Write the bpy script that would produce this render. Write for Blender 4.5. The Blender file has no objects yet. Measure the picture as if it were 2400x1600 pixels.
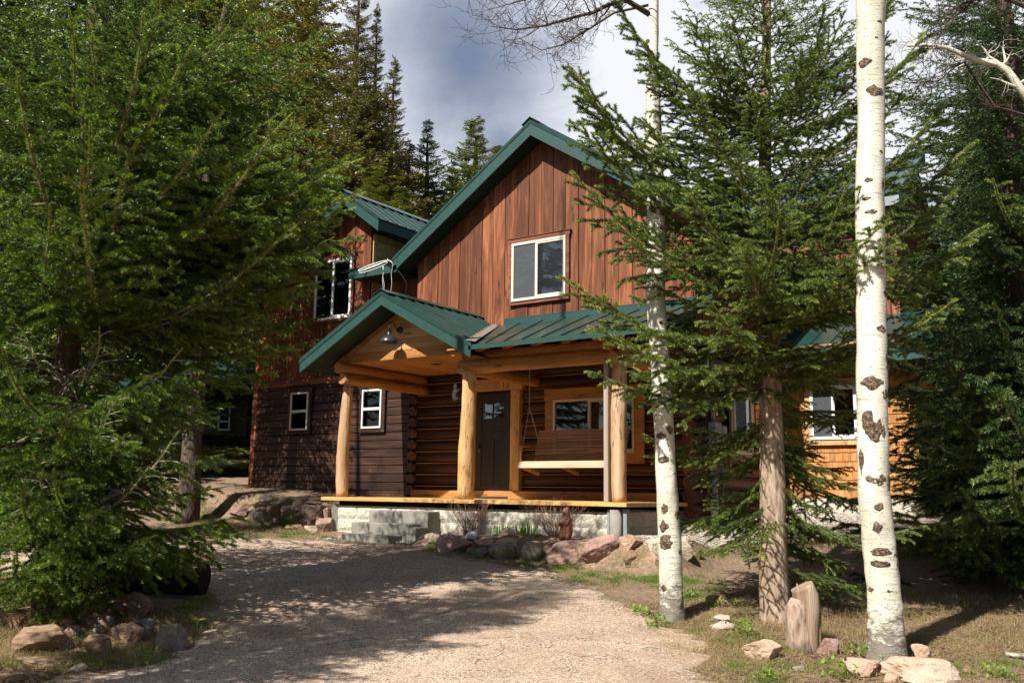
import bpy, math, random
import numpy as np
from mathutils import Vector, Matrix, noise as mnoise
from mathutils.geometry import delaunay_2d_cdt
SC = bpy.context.scene
COL = SC.collection
# ------------------------------------------------------------------ camera
FPX = 2188.74; YAW, PITCH, ROLL = 0.614044, 0.158773, 0.0127113
_f = Vector((-math.sin(YAW)*math.cos(PITCH), math.cos(YAW)*math.cos(PITCH), math.sin(PITCH)))
_r0 = Vector((math.cos(YAW), math.sin(YAW), 0)); _u0 = _r0.cross(_f)
_r = _r0*math.cos(ROLL)+_u0*math.sin(ROLL); _u = -_r0*math.sin(ROLL)+_u0*math.cos(ROLL)
CAM = Vector((0, 0, 1.6))
cd = bpy.data.cameras.new('camera'); cam = bpy.data.objects.new('camera', cd); COL.objects.link(cam)
cam.matrix_world = Matrix(((_r.x, _u.x, -_f.x, CAM.x), (_r.y, _u.y, -_f.y, CAM.y), (_r.z, _u.z, -_f.z, CAM.z), (0, 0, 0, 1)))
cd.sensor_width = 36; cd.lens = 36*FPX/2400; cd.clip_start = .05; cd.clip_end = 2000
SC.camera = cam
# ------------------------------------------------------------------ sun and sky
SUN_D = Vector((.08, 1, -1.04)).normalized()
sl = bpy.data.lights.new('sun', 'SUN'); sl.energy = 5.0; sl.angle = math.radians(.5); sl.color = (1, .955, .87)
so = bpy.data.objects.new('sun', sl); COL.objects.link(so); so.rotation_euler = SUN_D.to_track_quat('-Z', 'Y').to_euler()
W = bpy.data.worlds.new('World'); SC.world = W; W.use_nodes = True
nt = W.node_tree; nt.nodes.clear()
def wn(t, **k):
    n = nt.nodes.new(t)
    for a, b in k.items(): setattr(n, a, b)
    return n
wo = wn('ShaderNodeOutputWorld'); wb = wn('ShaderNodeBackground'); wb.inputs[1].default_value = .052
sky = wn('ShaderNodeTexSky', sky_type='NISHITA', sun_disc=False)
sky.sun_elevation = math.asin(-SUN_D.z); sky.sun_rotation = math.pi + math.atan2(.08, 1)
tc = wn('ShaderNodeTexCoord')
def pxdir(x, y): return (_r*(x-1200)/FPX - _u*(y-800)/FPX + _f).normalized()
def wdist(p):
    n = wn('ShaderNodeVectorMath', operation='DISTANCE'); nt.links.new(tc.outputs['Generated'], n.inputs[0]); n.inputs[1].default_value = p; return n.outputs['Value']
def wmath(op, a, b=None, clamp=False):
    n = wn('ShaderNodeMath', operation=op, use_clamp=clamp)
    for i, v in enumerate((a, b)):
        if v is None: continue
        if isinstance(v, (int, float)): n.inputs[i].default_value = v
        else: nt.links.new(v, n.inputs[i])
    return n.outputs[0]
def wnoise(scale, det, off=(0, 0, 0), rough=.55, dist=0):
    m = wn('ShaderNodeMapping'); m.inputs['Location'].default_value = off; m.inputs['Scale'].default_value = (1, 1, 1.5); nt.links.new(tc.outputs['Generated'], m.inputs[0])
    n = wn('ShaderNodeTexNoise'); n.inputs['Scale'].default_value = scale; n.inputs['Detail'].default_value = det; n.inputs['Roughness'].default_value = rough; n.inputs['Distortion'].default_value = dist
    nt.links.new(m.outputs[0], n.inputs[0]); return n.outputs['Fac']
n1 = wnoise(5.5, 8, (1.3, .2, .7), .55, .3); n2 = wnoise(17, 6, (4, 2, 1), .55)
d1 = wdist(pxdir(1080, 130)); d2 = wdist(pxdir(1180, 330)); d3 = wdist(pxdir(980, 560))
dm = wmath('MINIMUM', d1, wmath('ADD', d2, .055)); dm = wmath('MINIMUM', dm, wmath('ADD', d3, .11))
nn = wmath('ADD', wmath('MULTIPLY', wmath('SUBTRACT', n1, .5), .62), wmath('MULTIPLY', wmath('SUBTRACT', n2, .5), .16))
v = wmath('ADD', wmath('MULTIPLY', dm, 4.1), nn)
rp = wn('ShaderNodeValToRGB'); nt.links.new(v, rp.inputs[0])
e = rp.color_ramp; e.elements[0].position = .0; e.elements[0].color = (.20, .26, .39, 1); e.elements[1].position = .56; e.elements[1].color = (.93, .945, 1, 1)
for p, c in ((.17, (.31, .36, .47, 1)), (.33, (.5, .545, .66, 1)), (.44, (.68, .71, .80, 1))):
    q = e.elements.new(p); q.color = c
sc_ = wn('ShaderNodeVectorMath', operation='SCALE'); sc_.inputs['Scale'].default_value = 11.2; nt.links.new(rp.outputs[0], sc_.inputs[0])
far = wmath('MULTIPLY', wmath('SUBTRACT', wdist(pxdir(1200, 300)), .64), 5.0, True)   # clouds lie ahead, clear sky behind and overhead
gap = wmath('MULTIPLY', wmath('SUBTRACT', wnoise(9, 5, (7, 3, 2)), .60), 9, True)
mk = wmath('MAXIMUM', far, wmath('MULTIPLY', gap, wmath('MULTIPLY', wmath('SUBTRACT', d1, .2), 6, True)))
mx = wn('ShaderNodeMix', data_type='RGBA'); nt.links.new(mk, mx.inputs[0]); nt.links.new(sc_.outputs[0], mx.inputs[6]); nt.links.new(sky.outputs[0], mx.inputs[7])
nt.links.new(mx.outputs[2], wb.inputs[0]); nt.links.new(wb.outputs[0], wo.inputs[0])
SC.view_settings.view_transform = 'Standard'; SC.view_settings.look = 'None'; SC.view_settings.exposure = 0.78; SC.view_settings.gamma = 1; SC.view_settings.use_curve_mapping = False
SC.render.engine = 'CYCLES'
cy = SC.cycles; cy.max_bounces = 6; cy.diffuse_bounces = 3; cy.glossy_bounces = 3; cy.transmission_bounces = 4; cy.transparent_max_bounces = 6; cy.use_denoising = True
cy.caustics_reflective = False; cy.caustics_refractive = False
# ------------------------------------------------------------------ picture-to-place helpers
def ray(x, y): return _r*(x-1200)/FPX - _u*(y-800)/FPX + _f
def on_y(x, y, Y): d = ray(x, y); return CAM + d*(Y/d.y)
def on_x(x, y, X): d = ray(x, y); return CAM + d*(X/d.x)
FH = Vector((-math.sin(YAW), math.cos(YAW), 0)); RH = Vector((math.cos(YAW), math.sin(YAW), 0))
def on_d(x, y, D): d = ray(x, y); return CAM + d*(D/d.dot(FH))
def ss(a, b, t): t = np.clip((t-a)/(b-a), 0, 1); return t*t*(3-2*t)
def gz(x, y):
    x = np.asarray(x, float); y = np.asarray(y, float)
    d = -.576*x + .817*y; s = .817*x + .576*y
    z = .077*np.clip(d-6.5, 0, 9.5)*1.0 + .035*np.clip(d-16, 0, 60)
    z = z - .02*ss(0, 1, (s-2)/4)*0
    z = z + .42*ss(12.9, 16, y)*ss(-9, -6.5, x)*(1-ss(8, 20, s))
    rowy = 13.0 + .0*x
    z = np.where(True, z + (1.40 - z)*ss(0, 1, (y-12.9)/.8)*ss(0, 1, (-13.2-x)/.25)*(1-ss(19, 23, y))*(1-ss(-20.5, -22.5, x)*1.0)*(z < 1.4), z)
    z = z + .55*ss(19, 27, d) + .10*np.clip(d-45, 0, 60)
    g = ss(11.75, 12.1, y)*ss(-10.45, -10.2, x)*(1-ss(-5.9, -5.5, x))*(1-ss(13, 14, y))
    z = z + g*np.clip(.86 + .02*(x+10) - z, -.5, .5)
    z = z + .025*np.sin(x*1.3+.5)*np.sin(y*1.1+1) + .012*np.sin(x*3.1)*np.sin(y*2.7+2)
    return z
def gzf(x, y): return float(gz(x, y))
def on_g(px, py):
    d = ray(px, py); t = 2.0
    while t < 200:
        p = CAM + d*t
        if p.z < gzf(p.x, p.y):
            lo, hi = t-.05-.01*t, t
            for _ in range(18):
                m = (lo+hi)/2; p = CAM+d*m
                if p.z < gzf(p.x, p.y): hi = m
                else: lo = m
            return CAM+d*hi
        t += .05+.01*t
    return CAM + d*60
# ------------------------------------------------------------------ objects, tags
def tag(o, label=None, cat=None, group=None, kind=None):
    if label: o['label'] = label
    if cat: o['category'] = cat
    if group: o['group'] = group
    if kind: o['kind'] = kind
    return o
def thing(name, label, cat, loc=(0, 0, 0), group=None):
    o = bpy.data.objects.new(name, None); o.location = loc; o.empty_display_size = .2; COL.objects.link(o)
    return tag(o, label, cat, group)
def wloc(o):
    v = Vector((0, 0, 0))
    while o is not None: v = v + o.location; o = o.parent
    return v
class MB:
    def __init__(s): s.v = []; s.f = []; s.b = []
    def add(s, vs, fs, bid=None):
        n = len(s.v); s.v += [tuple(v) for v in vs]; b = random.random() if bid is None else bid
        for f in fs: s.f.append(tuple(i+n for i in f)); s.b.append(b)
    def box(s, x0, x1, y0, y1, z0, z1, bid=None):
        s.add([(x0,y0,z0),(x1,y0,z0),(x1,y1,z0),(x0,y1,z0),(x0,y0,z1),(x1,y0,z1),(x1,y1,z1),(x0,y1,z1)],
              [(0,3,2,1),(4,5,6,7),(0,1,5,4),(1,2,6,5),(2,3,7,6),(3,0,4,7)], bid)
    def prism(s, poly, vec, bid=None):
        p = [Vector(q) for q in poly]; v = Vector(vec); n = len(p)
        nrm = sum(((p[i]-p[0]).cross(p[i+1]-p[0]) for i in range(1, n-1)), Vector())
        if nrm.dot(v) > 0: p = p[::-1]
        s.add(p+[q+v for q in p], [tuple(range(n)), tuple(range(2*n-1, n-1, -1))]+[(i, i+n, (i+1) % n+n, (i+1) % n) for i in range(n)], bid)
    def tube(s, pts, rad, n=12, caps=True, wob=0, seed=0, bid=None, flat=None):
        P = [Vector(p) for p in pts]; m = len(P)
        if not hasattr(rad, '__len__'): rad = [rad]*m
        T = [(P[min(i+1, m-1)]-P[max(i-1, 0)]).normalized() for i in range(m)]
        a = Vector((0, 0, 1)) if abs(T[0].z) < .9 else Vector((1, 0, 0))
        u = T[0].cross(a).normalized(); vs = []
        for i in range(m):
            u = (u - T[i]*u.dot(T[i])).normalized(); w = T[i].cross(u)
            for k in range(n):
                t = 2*math.pi*k/n; r = rad[i]
                if wob: r *= 1+wob*mnoise.noise(Vector((math.cos(t)*1.3+seed*3.1, math.sin(t)*1.3, i*.45+seed)))
                q = P[i]+(u*math.cos(t)+w*math.sin(t))*r
                vs.append(q)
        fs = [(i*n+k, (i+1)*n+k, (i+1)*n+(k+1) % n, i*n+(k+1) % n) for i in range(m-1) for k in range(n)]
        if caps: fs += [tuple(range(n)), tuple(range(m*n-1, (m-1)*n-1, -1))]
        s.add(vs, fs, bid)
    def build(s, name, mats, parent=None, smooth=False, bevel=0, kind=None):
        me = bpy.data.meshes.new(name)
        off = wloc(parent) if parent is not None else Vector((0, 0, 0))
        me.from_pydata([(v[0]-off.x, v[1]-off.y, v[2]-off.z) for v in s.v], [], s.f)
        at = me.attributes.new('bid', 'FLOAT', 'FACE'); at.data.foreach_set('value', s.b)
        me.update(); me.materials.append(mats)
        if smooth:
            me.polygons.foreach_set('use_smooth', [len(f) <= 4 for f in s.f])
        o = bpy.data.objects.new(name, me); COL.objects.link(o)
        if parent is not None: o.parent = parent
        if bevel:
            b = o.modifiers.new('bevel', 'BEVEL'); b.width = bevel; b.segments = 1; b.limit_method = 'ANGLE'
        if kind: o['kind'] = kind
        return o
def npmesh(name, V, F, mats, fattr=None, mi=None, smooth=False):
    V = np.asarray(V, np.float32); F = np.asarray(F, np.int32); k = F.shape[1]
    me = bpy.data.meshes.new(name)
    me.vertices.add(len(V)); me.vertices.foreach_set('co', V.ravel())
    me.loops.add(F.size); me.loops.foreach_set('vertex_index', F.ravel())
    me.polygons.add(len(F)); me.polygons.foreach_set('loop_start', np.arange(0, F.size, k, dtype=np.int32))
    for m in mats: me.materials.append(m)
    if mi is not None: me.polygons.foreach_set('material_index', np.asarray(mi, np.int32))
    me.polygons.foreach_set('use_smooth', np.full(len(F), smooth))
    if fattr is not None:
        a = me.attributes.new('bid', 'FLOAT', 'FACE'); a.data.foreach_set('value', np.asarray(fattr, np.float32))
    me.update(calc_edges=True); return me
def link(name, me, parent=None, loc=None, **t):
    o = bpy.data.objects.new(name, me); COL.objects.link(o)
    if parent is not None: o.parent = parent
    if loc is not None: o.location = loc
    tag(o, **t); return o
# ------------------------------------------------------------------ materials
class NT:
    def __init__(s, name):
        s.m = bpy.data.materials.new(name); s.m.use_nodes = True; s.t = s.m.node_tree; s.t.nodes.clear()
        s.out = s.n('ShaderNodeOutputMaterial'); s.p = s.n('ShaderNodeBsdfPrincipled'); s.l(s.p.outputs[0], s.out.inputs[0])
        s.tc = s.n('ShaderNodeTexCoord')
    def n(s, t, **k):
        q = s.t.nodes.new(t)
        for a, b in k.items(): setattr(q, a, b)
        return q
    def l(s, a, b): s.t.links.new(a, b)
    def map(s, scale=(1, 1, 1), src=None, off=None):
        m = s.n('ShaderNodeMapping'); m.inputs['Scale'].default_value = scale; s.l(src or s.tc.outputs['Object'], m.inputs[0])
        if off is not None: s.l(off, m.inputs['Location'])
        return m.outputs[0]
    def noise(s, vec, scale=1, det=4, rough=.55, dist=0):
        q = s.n('ShaderNodeTexNoise'); q.inputs['Scale'].default_value = scale; q.inputs['Detail'].default_value = det; q.inputs['Roughness'].default_value = rough; q.inputs['Distortion'].default_value = dist
        s.l(vec, q.inputs[0]); return q.outputs['Fac']
    def vor(s, vec, scale=1, feat='F1', out='Distance'):
        q = s.n('ShaderNodeTexVoronoi', feature=feat); q.inputs['Scale'].default_value = scale; s.l(vec, q.inputs[0]); return q.outputs[out]
    def ramp(s, fac, stops, interp='LINEAR'):
        q = s.n('ShaderNodeValToRGB'); s.l(fac, q.inputs[0]); r = q.color_ramp; r.interpolation = interp
        for i, (p, c) in enumerate(stops):
            c = (c, c, c) if isinstance(c, (int, float)) else c
            el = r.elements[i] if i < 2 else r.elements.new(p)
            el.position = p; el.color = (*c[:3], 1)
        return q.outputs[0]
    def math(s, op, a, b=None, clamp=False):
        q = s.n('ShaderNodeMath', operation=op, use_clamp=clamp)
        for i, v in enumerate((a, b)):
            if v is None: continue
            if isinstance(v, (int, float)): q.inputs[i].default_value = v
            else: s.l(v, q.inputs[i])
        return q.outputs[0]
    def mix(s, fac, a, b, blend='MIX'):
        q = s.n('ShaderNodeMix', data_type='RGBA', blend_type=blend)
        for i, v in ((0, fac), (6, a), (7, b)):
            if isinstance(v, (int, float)): q.inputs[i].default_value = v
            elif isinstance(v, tuple): q.inputs[i].default_value = (*v[:3], 1)
            else: s.l(v, q.inputs[i])
        return q.outputs[2]
    def bump(s, h, dist=.01, strength=1):
        q = s.n('ShaderNodeBump'); q.inputs['Distance'].default_value = dist; q.inputs['Strength'].default_value = strength
        s.l(h, q.inputs['Height']); s.l(q.outputs[0], s.p.inputs['Normal'])
    def bid(s):
        q = s.n('ShaderNodeAttribute', attribute_name='bid'); return q.outputs['Fac']
    def set(s, col=None, rough=None, spec=None, **k):
        if col is not None:
            if isinstance(col, tuple): s.p.inputs['Base Color'].default_value = (*col, 1)
            else: s.l(col, s.p.inputs['Base Color'])
        if rough is not None:
            if isinstance(rough, (int, float)): s.p.inputs['Roughness'].default_value = rough
            else: s.l(rough, s.p.inputs['Roughness'])
        if spec is not None: s.p.inputs['Specular IOR Level'].default_value = spec
        for a, b in k.items(): s.p.inputs[a].default_value = b
        return s.m
def wood(name, dark, mid, light, axis='z', rough=.6, spec=.3, grain=1.0, bump=.004, knots=None, var=.35, weather=None, cracks=False):
    M = NT(name); b = M.bid()
    cb = M.n('ShaderNodeCombineXYZ'); bb = M.math('MULTIPLY', b, 37.0)
    for i in range(3): M.l(bb, cb.inputs[i])
    L = {'x': (.5, 7, 7), 'y': (7, .5, 7), 'z': (7, 7, .5)}[axis]; G = {'x': (1.2, 55, 55), 'y': (55, 1.2, 55), 'z': (55, 55, 1.2)}[axis]
    v1 = M.map(L, off=cb.outputs[0]); v2 = M.map(G, off=cb.outputs[0])
    a = M.noise(v1, 1*grain, 5, .6, 1.2); g = M.noise(v2, 1*grain, 4, .6, .4)
    f = M.math('ADD', M.math('MULTIPLY', a, .65), M.math('MULTIPLY', g, .35))
    c = M.ramp(f, [(.33, dark), (.66, light), (.5, mid)])
    val = M.ramp(b, [(0, 1-var), (1, 1+var*.6)])
    c = M.mix(1, c, val, 'MULTIPLY')
    kn = M.vor(M.map({'x': (1.3, 5, 5), 'y': (5, 1.3, 5), 'z': (5, 5, 1.3)}[axis], off=cb.outputs[0]), 1.0)
    if knots is not None:
        c = M.mix(M.ramp(kn, [(.09, .85), (.16, 0.0)]), c, knots)
    if cracks:
        cr = M.noise(M.map({'x': (.35, 5, 5), 'y': (.35*0+5, .35, 5), 'z': (5, 5, .35)}[axis], off=cb.outputs[0]), 1.6, 3, .5, .2)
        c = M.mix(M.ramp(M.math('ABSOLUTE', M.math('SUBTRACT', cr, .5)), [(.003, .85), (.010, 0.0)]), c, tuple(x*.3 for x in dark))
        c = M.mix(M.ramp(M.noise(M.map((1.3, 1.3, .8), off=cb.outputs[0]), 1.5, 5), [(.45, 0.0), (.72, .5)]), c, tuple(x*.85 for x in dark))
    if weather is not None:
        c = M.mix(M.ramp(M.noise(M.map((2, 2, 1)), 1.3, 5), [(.52, 0.0), (.7, .8)]), c, weather)
    M.bump(g, bump, .7)
    return M.set(c, rough, spec)
SIDING = wood('red_brown_siding', (.06, .018, .008), (.155, .049, .019), (.37, .135, .053), 'z', .6, .3, 1, .006, (.05, .017, .009), .4)
SIDING_X = wood('red_brown_trim', (.085, .03, .018), (.17, .06, .032), (.28, .11, .06), 'x', .55, .3, 1, .004, None, .2)
PLANK = wood('dark_brown_planks', (.016, .008, .005), (.042, .019, .012), (.10, .05, .032), 'x', .5, .4, 1, .004, (.03, .015, .012), .35)
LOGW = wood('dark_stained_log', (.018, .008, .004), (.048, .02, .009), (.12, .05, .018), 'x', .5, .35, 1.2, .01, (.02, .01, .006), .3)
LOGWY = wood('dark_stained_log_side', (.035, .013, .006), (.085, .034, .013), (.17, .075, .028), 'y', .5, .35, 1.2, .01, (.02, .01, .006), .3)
UNDERLIT = wood('underlit_log_edge', (.12, .05, .015), (.28, .12, .035), (.42, .2, .06), 'x', .6, .2, 1, .004, None, .1)  # honey log undersides, with bounce light off the deck put into the colour
HONEY = wood('honey_pine_post', (.42, .22, .085), (.58, .35, .15), (.70, .47, .25), 'z', .5, .3, .6, .008, (.26, .10, .03), .12, cracks=True)
HONEYX = wood('honey_pine_beam', (.30, .125, .035), (.46, .21, .065), (.58, .30, .11), 'x', .5, .3, .8, .008, (.14, .055, .018), .15, cracks=True)
HONEYY = wood('honey_pine_log', (.30, .125, .035), (.46, .21, .065), (.58, .30, .11), 'y', .5, .3, .8, .008, (.14, .055, .018), .15, cracks=True)
WEATH = wood('weathered_post_wood', (.30, .17, .09), (.50, .31, .17), (.62, .45, .30), 'z', .6, .25, .8, .008, (.22, .10, .05), .1, cracks=True)
WEATHX = wood('pale_swing_slats', (.36, .21, .13), (.58, .40, .27), (.74, .57, .42), 'x', .6, .25, .8, .004, None, .2)
GREYW = wood('grey_weathered_strip', (.20, .15, .12), (.34, .27, .22), (.48, .40, .33), 'z', .7, .2, .8, .004, None, .1)
TNG = wood('pine_gable_boards', (.40, .22, .09), (.55, .33, .14), (.64, .42, .2), 'x', .5, .3, .6, .003, (.3, .14, .05), .16)
DECK = wood('cedar_deck_board', (.42, .22, .07), (.58, .33, .11), (.68, .42, .17), 'x', .5, .3, .8, .003, None, .15)
SWINGM = wood('swing_brown_wood', (.17, .075, .035), (.33, .165, .085), (.5, .28, .16), 'x', .5, .35, .9, .003, None, .3)
SHAKE = wood('cedar_shingles', (.32, .12, .035), (.46, .2, .06), (.56, .29, .11), 'z', .65, .2, 1, .004, None, .35)
STUMPM = wood('weathered_stump_wood', (.15, .09, .055), (.31, .215, .145), (.48, .37, .27), 'z', .75, .15, .7, .02, (.07, .035, .02), .1, (.30, .25, .21))
FALLEN = wood('rotten_black_log', (.008, .006, .004), (.02, .014, .01), (.05, .035, .025), 'x', .85, .15, 1, .03, None, .2)
def plain(name, col, rough=.5, spec=.5, var=.1, scale=6, bump=0, **k):
    M = NT(name); n = M.noise(M.map(), scale, 5)
    c = M.ramp(n, [(.3, tuple(x*(1-var) for x in col)), (.7, tuple(min(1, x*(1+var)) for x in col))])
    if bump: M.bump(n, bump)
    return M.set(c, rough, spec, **k)
def metal_green(name, rough):
    M = NT(name); n = M.noise(M.map((3, 3, 3)), 1, 6)
    c = M.ramp(n, [(.3, (.010, .036, .030)), (.7, (.015, .050, .041))])
    f = M.noise(M.map((900, 900, 900)), 1, 0); M.bump(M.noise(M.map((2.5, 2.5, 9)), 1, 3), .006, .35)
    M.l(M.ramp(n, [(.3, rough), (.7, rough+.12)]), M.p.inputs['Roughness'])
    return M.set(c, None, .5)
ROOF = metal_green('green_roof_metal', .27)
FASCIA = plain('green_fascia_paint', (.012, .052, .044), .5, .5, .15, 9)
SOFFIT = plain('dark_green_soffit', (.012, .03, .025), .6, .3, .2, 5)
VINYL = plain('cream_vinyl_frame', (.62, .58, .47), .4, .5, .04, 4)
WHITEP = plain('white_paint', (.75, .75, .73), .45, .5, .05, 4)
DARKIN = plain('dark_interior', (.012, .013, .015), .8, .1, .1, 3)
DOORM = wood('dark_brown_door_paint', (.016, .012, .01), (.026, .019, .015), (.04, .03, .024), 'z', .4, .4, 1, .002, None, .1)
BLIND = plain('white_blind_slat', (.80, .81, .78), .5, .3, .05, 3)
METALD = plain('dark_grey_metal', (.05, .05, .055), .35, .6, .2, 12, 0, Metallic=.3)
LAMPM = plain('black_enamel_metal', (.03, .032, .036), .28, .6, .15, 12)
CHAIN = plain('steel_chain', (.35, .36, .38), .4, .6, .2, 50, 0, Metallic=.7)
GALV = plain('galvanised_grey_paint', (.22, .24, .26), .45, .5, .12, 8)
TANMET = plain('tan_flashing_metal', (.20, .17, .14), .5, .4, .2, 12)
CABLE = plain('white_cable_sheath', (.7, .7, .68), .5, .4, .05, 5)
BLACKW = plain('black_wire', (.02, .02, .02), .6, .3, .1, 5)
def glass():
    M = NT('window_glass'); t = M.t; M.t.nodes.remove(M.p)
    g = M.n('ShaderNodeBsdfGlossy'); g.inputs['Roughness'].default_value = .015; g.inputs[0].default_value = (.95, .97, 1, 1)
    tr = M.n('ShaderNodeBsdfTransparent'); tr.inputs[0].default_value = (.93, .94, .94, 1)
    fr = M.n('ShaderNodeFresnel'); fr.inputs['IOR'].default_value = 1.55
    q = M.n('ShaderNodeMixShader'); M.l(M.math('MULTIPLY', fr.outputs[0], 1.1, True), q.inputs[0]); M.l(tr.outputs[0], q.inputs[1]); M.l(g.outputs[0], q.inputs[2]); M.l(q.outputs[0], M.out.inputs[0])
    return M.m
GLASS = glass()
SCREEN = NT('insect_screen'); _t = SCREEN
_t.t.nodes.remove(_t.p); _d = _t.n('ShaderNodeBsdfDiffuse'); _d.inputs[0].default_value = (.16, .17, .18, 1); _tr = _t.n('ShaderNodeBsdfTransparent'); _mx = _t.n('ShaderNodeMixShader'); _mx.inputs[0].default_value = .3
_t.l(_tr.outputs[0], _mx.inputs[1]); _t.l(_d.outputs[0], _mx.inputs[2]); _t.l(_mx.outputs[0], _t.out.inputs[0]); SCREEN = _t.m
def block():
    M = NT('split_face_block'); n = M.noise(M.map((22, 22, 22)), 1, 6, .65); n2 = M.noise(M.map((1.5, 1.5, 3)), 1, 4); b = M.bid()
    c = M.ramp(n, [(.3, (.36, .32, .25)), (.55, (.62, .57, .47)), (.72, (.70, .66, .57))])
    c = M.mix(M.ramp(n2, [(.5, 0.0), (.75, .6)]), c, (.34, .30, .24)); c = M.mix(1, c, M.ramp(b, [(0, .82), (1, 1.05)]), 'MULTIPLY')
    M.bump(n, .03, .9); return M.set(c, .85, .2)
BLOCK = block()
def conc():
    M = NT('poured_concrete'); n = M.noise(M.map((5, 5, 8)), 1, 7, .65); f = M.noise(M.map((60, 60, 60)), 1, 3)
    c = M.ramp(n, [(.25, (.20, .185, .16)), (.6, (.27, .25, .215)), (.85, (.32, .30, .26))]); M.bump(f, .006, .6); return M.set(c, .85, .2)
CONC = conc()
def rockm(name, cols, moss=None):
    M = NT(name); oi = M.n('ShaderNodeObjectInfo'); cb = M.n('ShaderNodeCombineXYZ'); r = M.math('MULTIPLY', oi.outputs['Random'], 50)
    for i in range(3): M.l(r, cb.inputs[i])
    v = M.map((1, 1, 1), off=cb.outputs[0])
    a = M.noise(v, 5, 8, .62, .6); f = M.noise(v, 45, 5, .6); crack = M.vor(M.map((1, 1, 1.6), off=cb.outputs[0]), 6, 'DISTANCE_TO_EDGE')
    h = M.math('ADD', M.math('MULTIPLY', a, .6), M.math('MULTIPLY', f, .4))
    c = M.ramp(h, [(.32, cols[0]), (.66, cols[2]), (.5, cols[1])])
    c = M.mix(1, c, M.ramp(oi.outputs['Random'], [(0, .8), (1, 1.1)]), 'MULTIPLY')
    if moss: c = M.mix(M.ramp(M.noise(v, 3.5, 5), [(.5, 0.0), (.62, .75)]), c, moss)
    M.bump(h, .03, .8); return M.set(c, .88, .2)
R_PINK = rockm('pink_brown_rock', ((.17, .10, .08), (.30, .19, .155), (.42, .29, .235)))
R_TAN = rockm('tan_sandstone', ((.30, .19, .13), (.45, .305, .22), (.56, .41, .31)))
R_MOSS = rockm('mossy_grey_rock', ((.13, .11, .08), (.24, .21, .16), (.36, .32, .25)), (.10, .11, .03))
R_BROWN = rockm('brown_rock', ((.14, .085, .05), (.25, .16, .10), (.36, .25, .17)))
R_PALE = rockm('pale_buff_rock', ((.30, .235, .17), (.44, .355, .27), (.55, .47, .37)))
def leaf(name, dark, light, trans=.25, tip=None):
    M = NT(name); b = M.bid(); oi = M.n('ShaderNodeObjectInfo')
    n = M.noise(M.map(src=M.tc.outputs['Object']), 1.7, 3)
    f = M.math('ADD', M.math('MULTIPLY', b, .62), M.math('MULTIPLY', n, .38))
    c = M.ramp(f, [(.18, dark), (.62, light), (.92, tip or light)])
    c = M.mix(1, c, M.ramp(oi.outputs['Random'], [(0, (.82, .84, .85)), (1, (1.12, 1.1, 1.0))]), 'MULTIPLY')
    M.set(c, .42, .45)
    tr = M.n('ShaderNodeBsdfTranslucent'); M.l(M.mix(1, c, (1.25, 1.3, .6), 'MULTIPLY'), tr.inputs[0])
    q = M.n('ShaderNodeMixShader'); q.inputs[0].default_value = trans; M.l(M.p.outputs[0], q.inputs[1]); M.l(tr.outputs[0], q.inputs[2]); M.l(q.outputs[0], M.out.inputs[0])
    return M.m
NEEDLE = leaf('spruce_needles', (.026, .050, .014), (.21, .285, .06), .15, (.48, .52, .16))
NEEDLE2 = leaf('fir_needles_bright', (.022, .050, .008), (.185, .28, .036), .16, (.46, .54, .12))
NEEDLE3 = leaf('dark_green_needles', (.014, .034, .010), (.08, .135, .032), .12, (.20, .26, .07))
NEEDLE_FAR = leaf('olive_needles', (.08, .08, .02), (.26, .235, .06), .2, (.40, .33, .11))
NEEDLE_FARG = leaf('olive_green_needles', (.07, .09, .02), (.24, .27, .06), .2, (.38, .40, .12))
LEAFY = leaf('bright_spring_leaves', (.10, .19, .03), (.2, .33, .05), .4, (.3, .42, .09))
GRASSM = leaf('grass_blades', (.06, .10, .02), (.16, .24, .045), .3, (.35, .33, .12))
DRYM = leaf('dry_grass', (.22, .15, .07), (.42, .32, .17), .3, (.55, .45, .28))
def bark(name, c0, c1, c2, sc=(16, 16, 5), bmp=.02):
    M = NT(name); v = M.map(sc); a = M.noise(v, 1, 6, .65, .8); cr = M.vor(M.map(tuple(x*1.6 for x in sc)), 1)
    f = M.math('ADD', M.math('MULTIPLY', a, .7), M.math('MULTIPLY', cr, .35))
    c = M.ramp(f, [(.3, c0), (.75, c2), (.5, c1)]); M.bump(f, bmp, 1); return M.set(c, .9, .15)
BARK = bark('spruce_bark', (.13, .09, .065), (.30, .215, .155), (.50, .39, .30))
BARKD = bark('dark_spruce_bark', (.035, .025, .02), (.09, .065, .05), (.16, .12, .095))
TWIG = bark('grey_brown_twig', (.12, .085, .055), (.22, .16, .11), (.36, .28, .21), (30, 30, 30), .002)
TWIGR = bark('red_brown_twig', (.16, .075, .05), (.3, .17, .12), (.42, .29, .22), (30, 30, 30), .002)
DEADT = bark('pale_dead_twig', (.22, .18, .14), (.38, .33, .27), (.5, .45, .38), (30, 30, 30), .002)
BARET = bark('aspen_bare_twig', (.03, .024, .02), (.07, .055, .045), (.14, .12, .095), (20, 20, 20), .002)
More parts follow.
